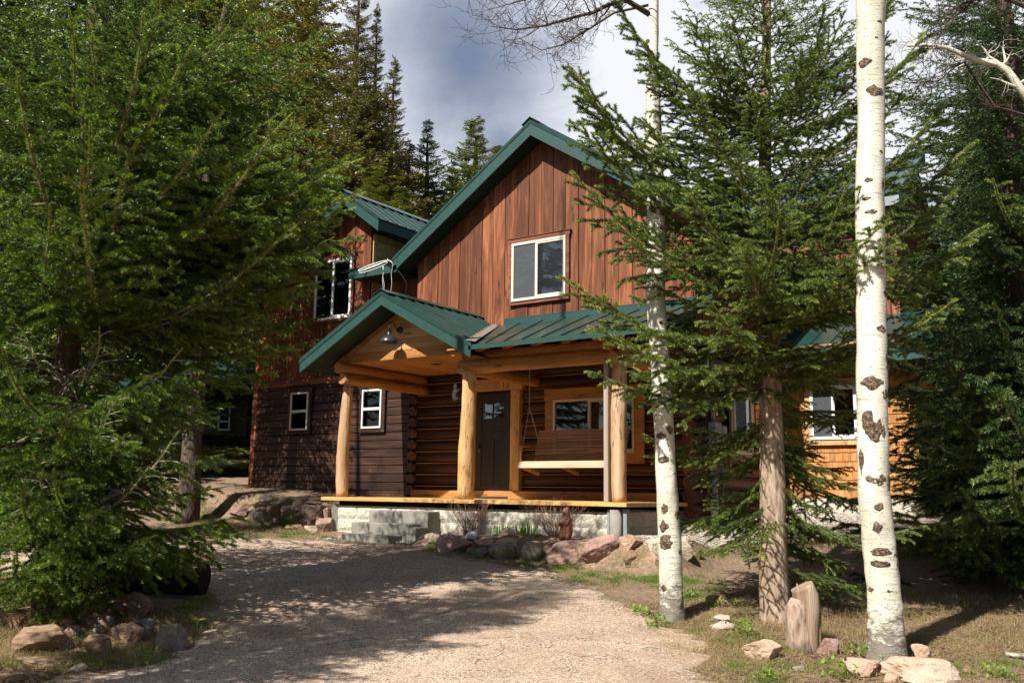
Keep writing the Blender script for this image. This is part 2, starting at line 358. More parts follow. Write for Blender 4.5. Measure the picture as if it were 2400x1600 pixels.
def aspenbark():
    M = NT('white_aspen_bark'); o = M.tc.outputs['Object']
    sep = M.n('ShaderNodeSeparateXYZ'); M.l(o, sep.inputs[0]); z = sep.outputs['Z']
    big = M.noise(M.map((2, 2, 1.2)), 1, 5)
    c = M.ramp(big, [(.3, (.50, .48, .38)), (.7, (.73, .71, .61))])
    ln = M.noise(M.map((5, 5, 60)), 1, 3, .5, .3); c = M.mix(M.ramp(ln, [(.60, 0.0), (.66, .6)]), c, (.28, .22, .15)); c = M.mix(M.ramp(M.noise(M.map((6, 6, 3)), 1, 6, .7, .8), [(.52, 0.0), (.72, .5)]), c, (.36, .35, .22))
    sp = M.vor(M.map((20, 20, 34)), 1); c = M.mix(M.ramp(sp, [(.13, .85), (.2, 0.0)]), c, (.16, .11, .07))
    low = M.noise(M.map((9, 9, 16)), 1, 6, .7, .5)
    m = M.math('ADD', low, M.math('MULTIPLY', M.math('SUBTRACT', .42, z), .62))
    c = M.mix(M.ramp(m, [(.52, 0.0), (.66, .9)]), c, (.15, .125, .10))
    M.bump(M.math('ADD', M.math('MULTIPLY', ln, .5), M.math('MULTIPLY', M.ramp(m, [(.5, 1.0), (.7, 0.0)]), .8)), .012, .8)
    return M.set(c, .62, .3)
ASPEN = aspenbark()
SCAR = bark('dark_bark_scar', (.02, .015, .011), (.10, .07, .05), (.36, .26, .17), (26, 26, 34), .03)
def groundm():
    M = NT('forest_soil'); o = M.map()
    a = M.noise(o, .9, 6, .6, .5); f = M.noise(o, 16, 7, .7); g = M.noise(o, 70, 4, .7)
    h = M.math('ADD', M.math('MULTIPLY', f, .5), M.math('MULTIPLY', g, .5))
    soil = M.ramp(h, [(.33, (.11, .07, .045)), (.64, (.50, .36, .26)), (.5, (.28, .19, .13))])
    lit = M.ramp(h, [(.3, (.06, .05, .02)), (.65, (.25, .24, .10)), (.5, (.15, .14, .055))])
    c = M.mix(M.ramp(a, [(.5, 0.0), (.66, .7)]), soil, lit)
    M.bump(h, .05, 1); return M.set(c, .95, .1)
SOIL = groundm()
def drivem():
    M = NT('pinkish_gravel_surface'); o = M.map()
    v = M.vor(o, 95, 'F1', 'Color'); vd = M.vor(o, 95); f = M.noise(o, 130, 4, .75); a = M.noise(o, .55, 6, .6, .8)
    sx = M.n('ShaderNodeSeparateXYZ'); M.l(v, sx.inputs[0])
    c = M.ramp(M.math('ADD', M.math('MULTIPLY', sx.outputs[0], .5), M.math('MULTIPLY', f, .5)), [(.26, (.27, .185, .13)), (.5, (.54, .395, .285)), (.74, (.84, .68, .53))])
    c = M.mix(M.ramp(a, [(.42, 0.0), (.66, .6)]), c, (.30, .185, .12)); c = M.mix(M.ramp(M.noise(M.map((1.1, 1.1, 1)), 3.2, 7, .7, 1), [(.5, 0.0), (.7, .5)]), c, (.36, .27, .19))
    lt = M.noise(M.map((2.2, 2.2, 2.2)), 1, 9, .8, 1.5); c = M.mix(M.ramp(lt, [(.58, 0.0), (.66, .75)]), c, (.26, .13, .06))
    M.bump(M.math('ADD', vd, f), .012, .8); return M.set(c, .9, .2)
DRIVE = drivem()
def pebm():
    M = NT('pale_pebbles'); b = M.bid(); n = M.noise(M.map(), 30, 3)
    c = M.ramp(b, [(0, (.16, .135, .11)), (.5, (.36, .31, .255)), (1, (.56, .50, .43))]); return M.set(c, .8, .25)
PEB = pebm()
def bedm():
    M = NT('pebble_bed'); o = M.map(); v = M.vor(o, 32, 'F1', 'Color'); vd = M.vor(o, 32); sx = M.n('ShaderNodeSeparateXYZ'); M.l(v, sx.inputs[0])
    c = M.ramp(sx.outputs[0], [(0, (.14, .115, .09)), (.5, (.34, .29, .235)), (1, (.52, .46, .39))]); M.bump(M.math('SUBTRACT', 1, vd), .03, 1); return M.set(c, .85, .2)
BED = bedm()
# ================================================================== GROUND
def axis(lo, hi, step, far):
    c = list(np.arange(lo, hi+1e-6, step)); a, b, s = [], [], step
    x = hi
    while x < far: s *= 1.22; x += s; b.append(x)
    x = lo; s = step
    while x > -far: s *= 1.22; x -= s; a.append(x)
    return np.array(a[::-1]+c+b)
random.seed(3); np.random.seed(3)
gx = axis(-24, 8, .14, 500); gy = axis(-2, 22, .14, 500)
X, Y = np.meshgrid(gx, gy); Z = gz(X, Y)
near = (np.abs(X+8) < 17) & (Y > -3) & (Y < 23)
Zn = Z + np.where(near, .012*np.sin(X*7.3+2*np.sin(Y*5))*np.sin(Y*8.1), 0)
nx, ny = len(gx), len(gy); i = np.arange(nx*ny).reshape(ny, nx)
F = np.stack([i[:-1, :-1], i[:-1, 1:], i[1:, 1:], i[1:, :-1]], -1).reshape(-1, 4)
link('ground', npmesh('ground', np.stack([X, Y, Zn], -1).reshape(-1, 3), F, [SOIL], smooth=True), kind='structure')
def sheet(name, poly, mat, lift, step=.25, wob=.06, seed=0):
    pts = []
    n = len(poly)
    for k in range(n):
        a = np.array(poly[k]); b = np.array(poly[(k+1) % n]); L = np.hypot(*(b-a)); m = max(1, int(L/.12))
        for j in range(m):
            p = a+(b-a)*j/m; q = mnoise.noise_vector(Vector((p[0]*1.3, p[1]*1.3, seed)))*wob*1.6 + mnoise.noise_vector(Vector((p[0]*6, p[1]*6, seed)))*wob*.6
            pts.append((p[0]+q.x, p[1]+q.y))
    nb = len(pts); xs = [p[0] for p in pts]; ys = [p[1] for p in pts]
    def inside(x, y):
        c = False; j = nb-1
        for i in range(nb):
            if (ys[i] > y) != (ys[j] > y) and x < (xs[j]-xs[i])*(y-ys[i])/(ys[j]-ys[i])+xs[i]: c = not c
            j = i
        return c
    P = list(pts)
    for x in np.arange(min(xs), max(xs), step):
        for y in np.arange(min(ys), max(ys), step):
            if inside(x+.03, y+.02): P.append((x+.03+random.uniform(-.02, .02), y+.02+random.uniform(-.02, .02)))
    r = delaunay_2d_cdt([Vector(p) for p in P], [(k, (k+1) % nb) for k in range(nb)], [], 0, 1e-5)
    # keep triangles whose centre is inside
    V = [(v.x, v.y) for v in r[0]]; F = []
    for f in r[2]:
        cx = sum(V[q][0] for q in f)/3; cy_ = sum(V[q][1] for q in f)/3
        if inside(cx, cy_): F.append(tuple(f))
    V = np.array(V); z = gz(V[:, 0], V[:, 1])+.012*np.sin(V[:, 0]*7.3+2*np.sin(V[:, 1]*5))*np.sin(V[:, 1]*8.1)*(lift < .03)+lift
    z[:nb] -= lift+.02 if lift < .05 else 0
    F = np.array(F); a, b, c = (V[F[:, k]] for k in range(3)); s = (b-a)[:, 0]*(c-a)[:, 1]-(b-a)[:, 1]*(c-a)[:, 0]; F[s < 0] = F[s < 0][:, ::-1]
    return link(name, npmesh(name, np.column_stack([V, z]), F, [mat], smooth=True), kind='structure')
g2 = lambda px, py: tuple(on_g(px, py)[:2])
drv = [g2(930, 1272), g2(1010, 1292), g2(1150, 1316), g2(1290, 1340), g2(1400, 1382), g2(1490, 1425), g2(1580, 1470), g2(1660, 1530), g2(1730, 1598), (-.2, 1.5), (-.3, -2), (-4.2, -2), (-4.4, 1.5)]
drv += [(-5.6, 2.2), g2(-60, 1640), g2(60, 1592), g2(260, 1572), g2(400, 1540), g2(475, 1480), g2(500, 1400), g2(440, 1345), g2(200, 1335), g2(-150, 1345), g2(-700, 1380), g2(-900, 1290), g2(-200, 1262), g2(250, 1262), g2(600, 1262), g2(780, 1268)]
sheet('driveway', drv, DRIVE, .02, .22, .17, 1)
stp = [g2(790, 1266), g2(950, 1277), g2(1000, 1262), (-10.55, 12.0), (-10.6, 12.6), (-12.2, 12.6), (-12.3, 11.6)]
sheet('pebble_bed_by_steps', stp, BED, .028, .2, .04, 5)
gbed = [g2(1450, 1262), g2(1530, 1285), g2(1700, 1280), g2(1800, 1270), g2(2000, 1250), (-2.5, 17.0), (-4.0, 18.5), (-6.4, 18.5), (-6.5, 15.4), (-6.5, 13.6), (-6.6, 12.9)]
sheet('pebble_bed_by_side_wall', gbed, BED, .028, .2, .05, 7)
# ================================================================== LOG CABIN
cabin = thing('log_cabin', 'two storey cabin with red-brown board gable, green metal roofs, log porch and dark plank wing', 'cabin', (-9.9, 15, 1.0))
YW = 15.0
random.seed(11)
def vboards(mb, x0, x1, zlo, zhi, y, w=.29, th=.03, gap=.012, facing='y', x_off=0):
    """vertical boards on a wall; zlo, zhi are functions of the along-wall coordinate"""
    x = x0; k = 0
    while x < x1-1e-4:
        e = min(x+w, x1); a, b = x+gap, e; t = th + (.010 if k % 2 else 0) + random.uniform(0, .003)
        zs = [(a, zlo(a)), (b, zlo(b))]; mids = []
        pk = [q for q in getattr(zhi, 'knots', []) if a < q < b]
        top = [(b, zhi(b))]+[(q, zhi(q)) for q in pk][::-1]+[(a, zhi(a))]
        P = zs+top
        if min(q[1] for q in top) > max(zlo(a), zlo(b))+.02:
            if facing == 'y': mb.prism([(p[0], y-t, p[1]) for p in P], (0, t, 0))
            else: mb.prism([(y+t, p[0], p[1]) for p in P], (-t, 0, 0))
        x = e; k += 1
def hboards(mb, x0, x1, z0, z1, y, h=.17, th=.025, splits=0, seedj=0):
    z = z0
    while z < z1-.01:
        e = min(z+h, z1); xs = [x0]+sorted(random.uniform(x0+.5, x1-.5) for _ in range(splits) if random.random() < .45)+[x1]
        for a, b in zip(xs, xs[1:]):
            t = th+random.uniform(0, .004); bd = random.random()
            mb.add([(a, y-t-.006, z+.012), (b-.003, y-t-.006, z+.012), (b-.003, y-t, e-.008), (a, y-t, e-.008), (a, y, z), (b-.003, y, z), (b-.003, y, e), (a, y, e)],
                   [(0, 1, 2, 3), (4, 7, 6, 5), (0, 4, 5, 1), (3, 2, 6, 7), (0, 3, 7, 4), (1, 5, 6, 2)], bd)
        z = e
def slab(name, P, th, mat, parent, rib=0, ribstep=.3, ribw=.03, n0=0):
    """roof plane: P = eave start, eave end, ridge end, ridge start (top surface)"""
    P = [Vector(p) for p in P]; n = (P[1]-P[0]).cross(P[3]-P[0]).normalized()
    if n.z < 0: n = -n
    mb = MB(); mb.prism(P, -n*th)
    if rib:
        L = (P[1]-P[0]).length; k = int(L/ribstep)
        e = (P[1]-P[0]).normalized()
        for j in range(k+1):
            t = min(.995, max(.005, j/k)); a = P[0].lerp(P[1], t); b = P[3].lerp(P[2], t)
            h = e*ribw/2; mb.prism([a-h+n*.001, a+h+n*.001, b+h+n*.001, b-h+n*.001], n*rib)
    return mb.build(name, mat, parent)
def beam2(mb, a, b, w, dn, out):
    """fascia: board along a->b hanging down dn, thickness along out"""
    a, b, out = Vector(a), Vector(b), Vector(out); mb.prism([a, b, b-Vector((0, 0, dn)), a-Vector((0, 0, dn))], out*w)
# ---- main gable
RX, RZ, EZ, HW = -9.88, 8.87, 6.53, 3.55; YR0, YR1 = 14.55, 23.0
def gtop(x): return RZ-.10-abs(x-RX)*(RZ-EZ)/HW
gtop.knots = [RX]
mb = MB(); mb.prism([(-13.08, YW, 4.0), (-6.68, YW, 4.0), (-6.68, YW, gtop(-6.68)), (RX, YW, gtop(RX)), (-13.08, YW, gtop(-13.08))], (0, .1, 0))
mb.build('gable_wall_core', DARKIN, cabin)
mb = MB()
vboards(mb, -13.08, -6.68, lambda x: 4.62, gtop, YW)
mb.build('gable_siding', SIDING, cabin)
# side wall +X
mb = MB(); mb.box(-13.0, -6.72, YW+.16, YW+.2, 1.3, 4.0); mb.build('log_wall_core', DARKIN, cabin)
mb = MB(); mb.prism([(-6.68, YW+.2, 1.0), (-6.68, 18.8, 1.0), (-6.68, 18.8, 6.55), (-6.68, YW+.2, 6.55)], (-.1, 0, 0)); mb.build('side_wall_core', DARKIN, cabin)
mb = MB(); vboards(mb, YW, 18.8, lambda x: 4.2, lambda x: 6.5, -6.68, .29, facing='x'); mb.build('side_wall_siding', SIDING, cabin)
mb = MB(); mb.prism([(-13.08, YW, 4.0), (-13.08, 17, 4.0), (-13.08, 17, 6.5), (-13.08, YW, 6.5)], (.1, 0, 0)); mb.build('return_wall', SIDING, cabin)
def log_row(mb, x0, x1, y, z0, z1, r=.135, step=.235, axisname='x', seed=0):
    z = z0+r*.85; k = 0
    while z < z1+.02:
        n = 10; pts = []
        for j in range(n):
            t = x0+(x1-x0)*j/(n-1); q = mnoise.noise(Vector((t*.6, z*3, seed)))*.012
            pts.append((t, y+q, z+q) if axisname == 'x' else (y+q, t, z+q))
        mb.tube(pts, [r+mnoise.noise(Vector((j*.5, z*5, seed+3)))*.012 for j in range(n)], 14, True, .06, seed+k)
        z += step; k += 1
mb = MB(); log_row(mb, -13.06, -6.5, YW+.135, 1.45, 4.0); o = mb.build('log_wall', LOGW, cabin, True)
mb = MB(); z = 1.45+.235
while z < 4.0:
    mb.box(-13.0, -6.7, YW+.004, YW+.10, z-.012, z+.007); z += .235
mb.build('underlit_log_edges', UNDERLIT, cabin)  # thin orange strips stand in for log undersides lit from the deck
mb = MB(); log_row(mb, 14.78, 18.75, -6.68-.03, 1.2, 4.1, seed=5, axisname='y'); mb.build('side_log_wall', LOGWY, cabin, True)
mb = MB(); mb.tube([(-6.81, 13.9, 4.09), (-6.81, 15.1, 4.09)], [.14, .14], 18, True, .04, 3); mb.build('purlin_end', HONEYY, cabin, True)
mb = MB(); z = 1.6
while z < 3.9: mb.tube([(-13.10, 14.93, z), (-13.10, 15.2, z)], [.10, .115], 12, True, .1, z); z += .235
mb.build('log_corner', LOGWY, cabin, True)
mb = MB(); mb.box(-6.76, -6.62, 15.0, 18.7, .7, 1.22); mb.box(-6.62, -3.85, 18.775, 18.95, .7, 1.56); mb.build('side_foundation', BLOCK, cabin)
# main roof
def up(z): return z
slab('main_roof_left', [(RX-HW, YR1, EZ), (RX-HW, YR0, EZ), (RX, YR0, RZ), (RX, YR1, RZ)], .05, ROOF, cabin, .03, .3)
slab('main_roof_right', [(RX+HW, YR0, EZ), (RX+HW, YR1, EZ), (RX, YR1, RZ), (RX, YR0, RZ)], .05, ROOF, cabin, .03, .3)
mb = MB()
for s in (-1, 1):
    beam2(mb, (RX, YR0, RZ-.052), (RX+s*HW, YR0, EZ-.052), .03, .27, (0, 1, 0))
    beam2(mb, (RX+s*HW, YR0+.03, EZ-.052), (RX+s*HW, YR1, EZ-.052), .03, .2, (-s, 0, 0))
mb.build('main_fascia', FASCIA, cabin)
mb = MB()
for s in (-1, 1): beam2(mb, (RX, YR0-.012, RZ+.0), (RX+s*(HW+.02), YR0-.012, EZ-.0), .012, .075, (0, 1, 0))
mb.build('drip_edge', ROOF, cabin)
mb = MB()
for s in (-1, 1):
    n = Vector((s*(RZ-EZ), 0, HW)).normalized()
    mb.prism([Vector((RX, YR0-.03, RZ+.055)), Vector((RX, YR1, RZ+.055)), Vector((RX+s*.2, YR1, RZ+.055-.2*(RZ-EZ)/HW)), Vector((RX+s*.2, YR0-.03, RZ+.055-.2*(RZ-EZ)/HW))], -n*.012)
mb.build('ridge_cap', ROOF, cabin)
mb = MB()
for s in (-1, 1): mb.prism([(RX, YR0+.03, RZ-.30), (RX+s*(HW-.03), YR0+.03, EZ-.30), (RX+s*(HW-.03), YW+.02, EZ-.30), (RX, YW+.02, RZ-.30)], (0, 0, -.012))
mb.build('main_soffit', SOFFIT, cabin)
# ---- windows
def window(parent, x0, x1, z0, z1, y, label=None, trim=.09, trimmat=None, frame=VINYL, fw=.055, split='v', blind=(True, True), ax='y', head=True, sash=.5, screen=()):
    """window on a wall facing -Y (ax 'y') or +X (ax 'x', y is then the wall's x)"""
    def bx(m, a, b, d0, d1, c, d):
        if ax == 'y': m.box(a, b, y-d1, y-d0, c, d)
        else: m.box(y+d0, y+d1, a, b, c, d)
    m = MB(); bx(m, x0, x1, .012, .022, z0, z1)
    w = m.build('window', DARKIN, parent)
    if label: w['label'] = label
    m = MB(); f = fw
    bx(m, x0, x1, .024, .085, z1-f, z1); bx(m, x0, x1, .024, .085, z0, z0+f); bx(m, x0, x0+f, .024, .083, z0+f, z1-f); bx(m, x1-f, x1, .024, .083, z0+f, z1-f)
    if split == 'v':
        c = x0+(x1-x0)*sash; bx(m, c-.03, c+.03, .024, .08, z0+f, z1-f)
        holes = [(x0+f, c-.03, z0+f, z1-f), (c+.03, x1-f, z0+f, z1-f)]
        bx(m, c+.03, x1-f, .04, .077, z1-f-.03, z1-f); bx(m, c+.03, x1-f, .04, .077, z0+f, z0+f+.03)
    elif split == 'h':
        c = z0+(z1-z0)*sash; bx(m, x0+f, x1-f, .024, .08, c-.03, c+.03)
        holes = [(x0+f, x1-f, z0+f, c-.03), (x0+f, x1-f, c+.03, z1-f)]
    else: holes = [(x0+f, x1-f, z0+f, z1-f)]
    m.build('window_frame', frame, w, bevel=.004)
    for k, h in enumerate(holes):
        m = MB(); bx(m, h[0], h[1], .052, .056, h[2], h[3]); m.build('glass_pane', GLASS, w)
        if k < len(blind) and blind[k]:
            m = MB(); z = h[2]+.01
            while z < h[3]-.01:
                if ax == 'y': m.add([(h[0]+.008, y-.048, z), (h[1]-.008, y-.048, z), (h[1]-.008, y-.034, z+.022), (h[0]+.008, y-.034, z+.022)], [(0, 1, 2, 3)])
                else: m.add([(y+.030, h[0]+.008, z), (y+.030, h[1]-.008, z), (y+.047, h[1]-.008, z+.014), (y+.047, h[0]+.008, z+.014)], [(0, 1, 2, 3)])
                z += .026
            m.build('window_blind', BLIND, w)
        if k in screen:
            m = MB(); bx(m, h[0], h[1], .064, .066, h[2], h[3]); m.build('window_screen', SCREEN, w)
    if trimmat:
        m = MB(); t = trim
        bx(m, x0-t, x0-.002, .02, .062, z0-t, z1); bx(m, x1+.002, x1+t, .02, .062, z0-t, z1); bx(m, x0-t-.02, x1+t+.02, .02, .068, z1+.002, z1+t+.02); bx(m, x0-.001, x1+.001, .02, .062, z0-t, z0-.002)
        if head: bx(m, x0-t-.04, x1+t+.04, .0, .085, z1+t+.022, z1+t+.04)
        m.build('window_trim', trimmat, w, bevel=.004)
    return w
window(cabin, -10.53, -9.26, 5.31, 6.5, YW-.04, 'white-framed sliding window with blinds in the gable', .07, SIDING_X, screen=(0,), sash=.47)
window(cabin, -16.18, -15.0, 5.45, 6.86, YW-.04, 'tall white-framed window with blinds on the upper left wing', .05, SIDING_X, WHITEP, blind=(False, True))
window(cabin, -16.83, -16.24, 2.93, 3.81, YW-.04, 'small sash window left of the porch', .09, PLANK, VINYL, .04, 'h', (False, False), head=False)
window(cabin, -14.52, -13.94, 2.91, 3.76, YW-.04, 'small sash window behind the left porch post', .09, PLANK, WHITEP, .04, 'h', (False, False), head=False)
window(cabin, -9.55, -7.83, 2.30, 3.32, YW+.0, 'wide window in orange pine trim behind the swing', .19, HONEYX, SWINGM if False else VINYL, .045, 'v', (False, False), head=False, sash=.46)
window(cabin, 16.25, 18.0, 2.32, 3.42, -6.55, 'side window in pale pine trim', .12, WEATH, VINYL, .05, 'v', (False, False), ax='x', head=False)
# ---- front door
m = MB(); m.box(-11.38, -10.53, YW-.06, YW-.03, 1.50, 3.53); door = m.build('door', DOORM, cabin)
m = MB()
for a, b, c, d in ((-11.36, -11.24, 1.52, 3.51), (-10.67, -10.55, 1.52, 3.51), (-11.24, -10.67, 3.38, 3.51), (-11.24, -10.67, 1.52, 1.72), (-11.24, -10.67, 2.62, 2.74), (-10.985, -10.925, 1.72, 2.62)): m.box(a, b, YW-.072, YW-.062, c, d)
m.build('door_panel', DOORM, door, bevel=.003)
m = MB(); m.box(-11.2, -10.98, YW-.068, YW-.064, 3.02, 3.32); m.build('door_glass', GLASS, door)
m = MB(); m.box(-10.93, -10.71, YW-.068, YW-.064, 3.02, 3.32); m.build('door_glass', GLASS, door)
m = MB(); m.tube([(-11.29, YW-.09, 2.42), (-11.29, YW-.12, 2.42)], .025, 10); m.tube([(-11.29, YW-.12, 2.42), (-11.19, YW-.125, 2.42)], .009, 8); m.box(-11.315, -11.265, YW-.085, YW-.073, 2.34, 2.52); m.build('door_handle', METALD, door, True)
m = MB(); m.box(-11.60, -11.385, YW-.10, YW+.05, 1.47, 3.56); m.box(-10.525, -10.31, YW-.10, YW+.05, 1.47, 3.56); m.box(-11.66, -10.25, YW-.11, YW+.05, 3.565, 3.80); m.build('door_casing', HONEY, cabin, bevel=.006)
m = MB(); m.box(-11.38, -10.53, YW-.16, YW-.03, 1.455, 1.495); m.build('door_sill', METALD, cabin)
# ---- wing (dark planks) and upper left body
mb = MB(); mb.box(-18.24, -13.13, YW+.0, YW+.12, 1.2, 4.0); mb.box(-18.3, -18.2, YW+.1, 20, 1.2, 6.0); mb.build('wing_wall_core', DARKIN, cabin)
mb = MB(); hboards(mb, -18.12, -13.2, 1.40, 3.97, YW, .178, .026, 2); mb.build('wing_planks', PLANK, cabin)
mb = MB(); mb.box(-18.26, -18.10, YW-.045, YW+.1, 1.38, 3.98); mb.box(-18.27, -18.25, YW+.0, YW+1.5, 1.38, 6.2); mb.build('wing_corner_board', SIDING, cabin)
mb = MB(); mb.box(-18.3, -13.2, YW-.07, YW+.02, 3.975, 4.13); mb.build('belt_board', SIDING_X, cabin, bevel=.004)
LX, LZ = -15.02, 8.31
def ltop(x): return LZ-.12-(abs(x-LX)*.72 if x > LX else abs(x-LX)*.66)
ltop.knots = [LX]
mb = MB(); mb.prism([(-18.24, YW, 4.0), (-14.47, YW, 4.0), (-14.47, YW, ltop(-14.47)), (LX, YW, ltop(LX)), (-18.24, YW, ltop(-18.24))], (0, .1, 0)); mb.build('upper_wing_core', DARKIN, cabin)
mb = MB(); vboards(mb, -18.24, -14.49, lambda x: 4.14, ltop, YW+.0, .27); mb.build('upper_wing_siding', SIDING, cabin)
mb = MB(); z = 4.2
while z < 7.2: mb.box(-14.50, -14.465, YW+.01, 20, z, z+.17); z += .175
mb.box(-14.465, -14.44, YW+.0, YW+.1, 4.2, 7.3); mb.build('dormer_side_wall', TNG, cabin)
mb = MB(); vboards(mb, -14.45, -13.08, lambda x: 4.2, lambda x: 6.4, YW+.35, .27); mb.build('recessed_siding', SIDING, cabin)
slab('wing_roof_right', [(-13.9, 14.55, LZ-1.12*.72), (-13.9, 21, LZ-1.12*.72), (LX, 21, LZ), (LX, 14.55, LZ)], .05, ROOF, cabin, .03, .3)
slab('wing_roof_left', [(-18.9, 21, LZ-3.88*.66), (-18.9, 14.55, LZ-3.88*.66), (LX, 14.55, LZ), (LX, 21, LZ)], .05, ROOF, cabin, .03, .3)
mb = MB(); ez = LZ-1.12*.72
beam2(mb, (LX, 14.55, LZ-.052), (-13.9, 14.55, ez-.052), .03, .24, (0, 1, 0)); beam2(mb, (-13.9, 14.58, ez-.052), (-13.9, 21, ez-.052), .03, .2, (-1, 0, 0))
beam2(mb, (LX, 14.55, LZ-.052), (-18.9, 14.55, LZ-3.88*.66-.052), .03, .24, (0, 1, 0)); mb.build('wing_fascia', FASCIA, cabin)
mb = MB()
for s, k in ((1, .72), (-1, .66)): mb.prism([Vector((LX, 14.5, LZ+.06)), Vector((LX, 21, LZ+.06)), Vector((LX+s*.18, 21, LZ+.06-.18*k)), Vector((LX+s*.18, 14.5, LZ+.06-.18*k))], (0, 0, -.012))
mb.build('wing_ridge_cap', ROOF, cabin)
slab('small_eave_roof', [(-14.75, 14.55, 6.42), (-13.3, 14.55, 6.42), (-13.3, 16.4, 6.95), (-14.75, 16.4, 6.95)], .05, ROOF, cabin, .03, .29)
mb = MB(); beam2(mb, (-14.75, 14.55, 6.368), (-13.32, 14.55, 6.368), .03, .15, (0, 1, 0)); beam2(mb, (-14.75, 14.58, 6.368), (-14.75, 15, 6.5), .03, .15, (1, 0, 0)); mb.build('small_eave_fascia', FASCIA, cabin)
mb = MB(); mb.box(-14.7, -13.3, 14.6, 15.3, 6.22, 6.235); mb.build('small_eave_soffit', SOFFIT, cabin)
# ---- rear body on the right, with shingled lower room
mb = MB(); mb.box(-6.68, -3.9, 18.8, 18.95, 1.2, 4.55); mb.build('shingle_wall_core', DARKIN, cabin)
mb = MB(); z = 1.55; k = 0
while z < 4.4:
    x = -6.6+random.uniform(-.1, 0)
    while x < -3.9:
        w = random.uniform(.09, .17); x1 = min(x+w, -3.88); b = random.random(); dz = random.uniform(0, .01)
        mb.add([(x+.004, 18.765, z-dz), (x1, 18.765, z-dz), (x1, 18.785, z+.2), (x+.004, 18.785, z+.2), (x+.004, 18.8, z-dz), (x1, 18.8, z-dz)], [(0, 1, 2, 3), (0, 4, 5, 1)], b); x = x1
    z += .178
mb.build('shingle_wall', SHAKE, cabin)
mb = MB(); z = 1.55
while z < 4.3:
    y = 18.8
    while y < 21.5:
        w = random.uniform(.09, .17); y1 = y+w; mb.add([(-3.87, y+.004, z), (-3.87, y1, z), (-3.89, y1, z+.2), (-3.89, y+.004, z+.2)], [(0, 1, 2, 3)]); y = y1
    z += .178
mb.build('shingle_wall', SHAKE, cabin)
window(cabin, -5.86, -4.95, 2.68, 3.75, 18.76, 'white-framed window in the shingled wall', .11, HONEY, WHITEP, .06, 'v', (False, False), head=False, screen=(0,))
slab('rear_shed_roof', [(-6.7, 18.15, 4.28), (-3.45, 18.15, 4.28), (-3.45, 20.75, 5.45), (-6.7, 20.75, 5.45)], .05, ROOF, cabin, .025, .4)
mb = MB(); beam2(mb, (-6.7, 18.15, 4.228), (-3.45, 18.15, 4.228), .03, .14, (0, 1, 0)); beam2(mb, (-3.45, 18.18, 4.228), (-3.45, 20.7, 5.37), .03, .14, (-1, 0, 0)); mb.build('rear_shed_fascia', FASCIA, cabin)
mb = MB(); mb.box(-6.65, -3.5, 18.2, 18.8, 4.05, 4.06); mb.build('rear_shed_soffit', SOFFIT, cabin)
mb = MB(); vboards(mb, -9.0, -4.5, lambda x: 5.0, lambda x: 8.0, 20.75, .24); mb.build('rear_upper_siding', SIDING, cabin)
mb = MB(); mb.box(-9, -4.52, 20.76, 20.9, 4.5, 8.0); mb.prism([(-4.5, 20.76, 4.5), (-4.5, 26, 4.5), (-4.5, 26, 7.8), (-4.5, 23.3, 9.5), (-4.5, 20.76, 7.95)], (-.1, 0, 0)); mb.build('rear_wall_core', SIDING, cabin)
slab('rear_roof', [(-11.5, 20.25, 7.95), (-4.3, 20.25, 7.95), (-4.3, 23.3, 9.75), (-11.5, 23.3, 9.75)], .05, ROOF, cabin, .03, .35)
mb = MB(); beam2(mb, (-11.5, 20.25, 7.9), (-4.3, 20.25, 7.9), .03, .2, (0, 1, 0)); beam2(mb, (-4.3, 20.28, 7.9), (-4.3, 23.3, 9.7), .03, .2, (-1, 0, 0)); mb.build('rear_fascia', GALV, cabin)
# ---- porch
PY = 12.81; GX, GZ, GE, GH = -11.42, 5.12, 4.02, 2.05; FY = 12.1
mb = MB(); y = 12.62; 
while y < 14.94: mb.box(-13.24, -6.78, y, min(y+.137, 14.99), 1.41, 1.45); y += .142
mb.build('deck_boards', DECK, cabin)
mb = MB(); mb.box(-13.27, -6.75, 12.60, 12.615, 1.385, 1.452); mb.box(-6.775, -6.75, 12.62, 14.9, 1.385, 1.452); mb.box(-13.29, -13.27, 12.62, 14.9, 1.385, 1.452); mb.build('deck_rim', DECK, cabin, bevel=.006)
mb = MB(); mb.box(-13.0, -7.0, 14.86, 14.98, 1.455, 1.60); mb.build('base_board', HONEYX, cabin)
mb = MB()
for k, (z0, z1) in enumerate(((.35, .62), (.62, .84), (.84, 1.06), (1.06, 1.30))):
    x = -12.95 - (k % 2)*.35
    while x < -7.05:
        a, b = max(x, -12.95), min(x+.85, -7.05)
        if b-a > .05:
            n = 12; bd = random.random(); vs = []; fs = []
            for i in range(n+1):
                for j in range(5):
                    px_, pz = a+.003+(b-a-.006)*i/n, z0+.002+(z1-z0-.004)*j/4; e = 0 if i in (0, n) or j in (0, 4) else 1
                    vs.append((px_, 12.75-.012-e*(.014+.03*abs(mnoise.noise(Vector((px_*9, pz*9, 2))))), pz))
            fs = [(i*5+j, (i+1)*5+j, (i+1)*5+j+1, i*5+j+1) for i in range(n) for j in range(4)]
            mb.add(vs, fs, bd)
        x += .85
mb.box(-12.96, -7.04, 12.742, 12.9, .3, 1.30)
for k, (z0, z1) in enumerate(((.6, .84), (.84, 1.06), (1.06, 1.30))):
    y = 12.77-(k % 2)*.3
    while y < 14.9: mb.box(-7.0, -6.93, max(y, 12.77)+.003, min(y+.7, 14.9), z0+.002, z1-.002); y += .7
mb.box(-13.05, -12.97, 12.8, 14.9, .6, 1.3)
mb.build('porch_foundation', BLOCK, cabin)
mb = MB(); mb.box(-12.95, -7.0, 12.78, 12.9, 1.302, 1.40); mb.build('deck_joist', DARKIN, cabin)
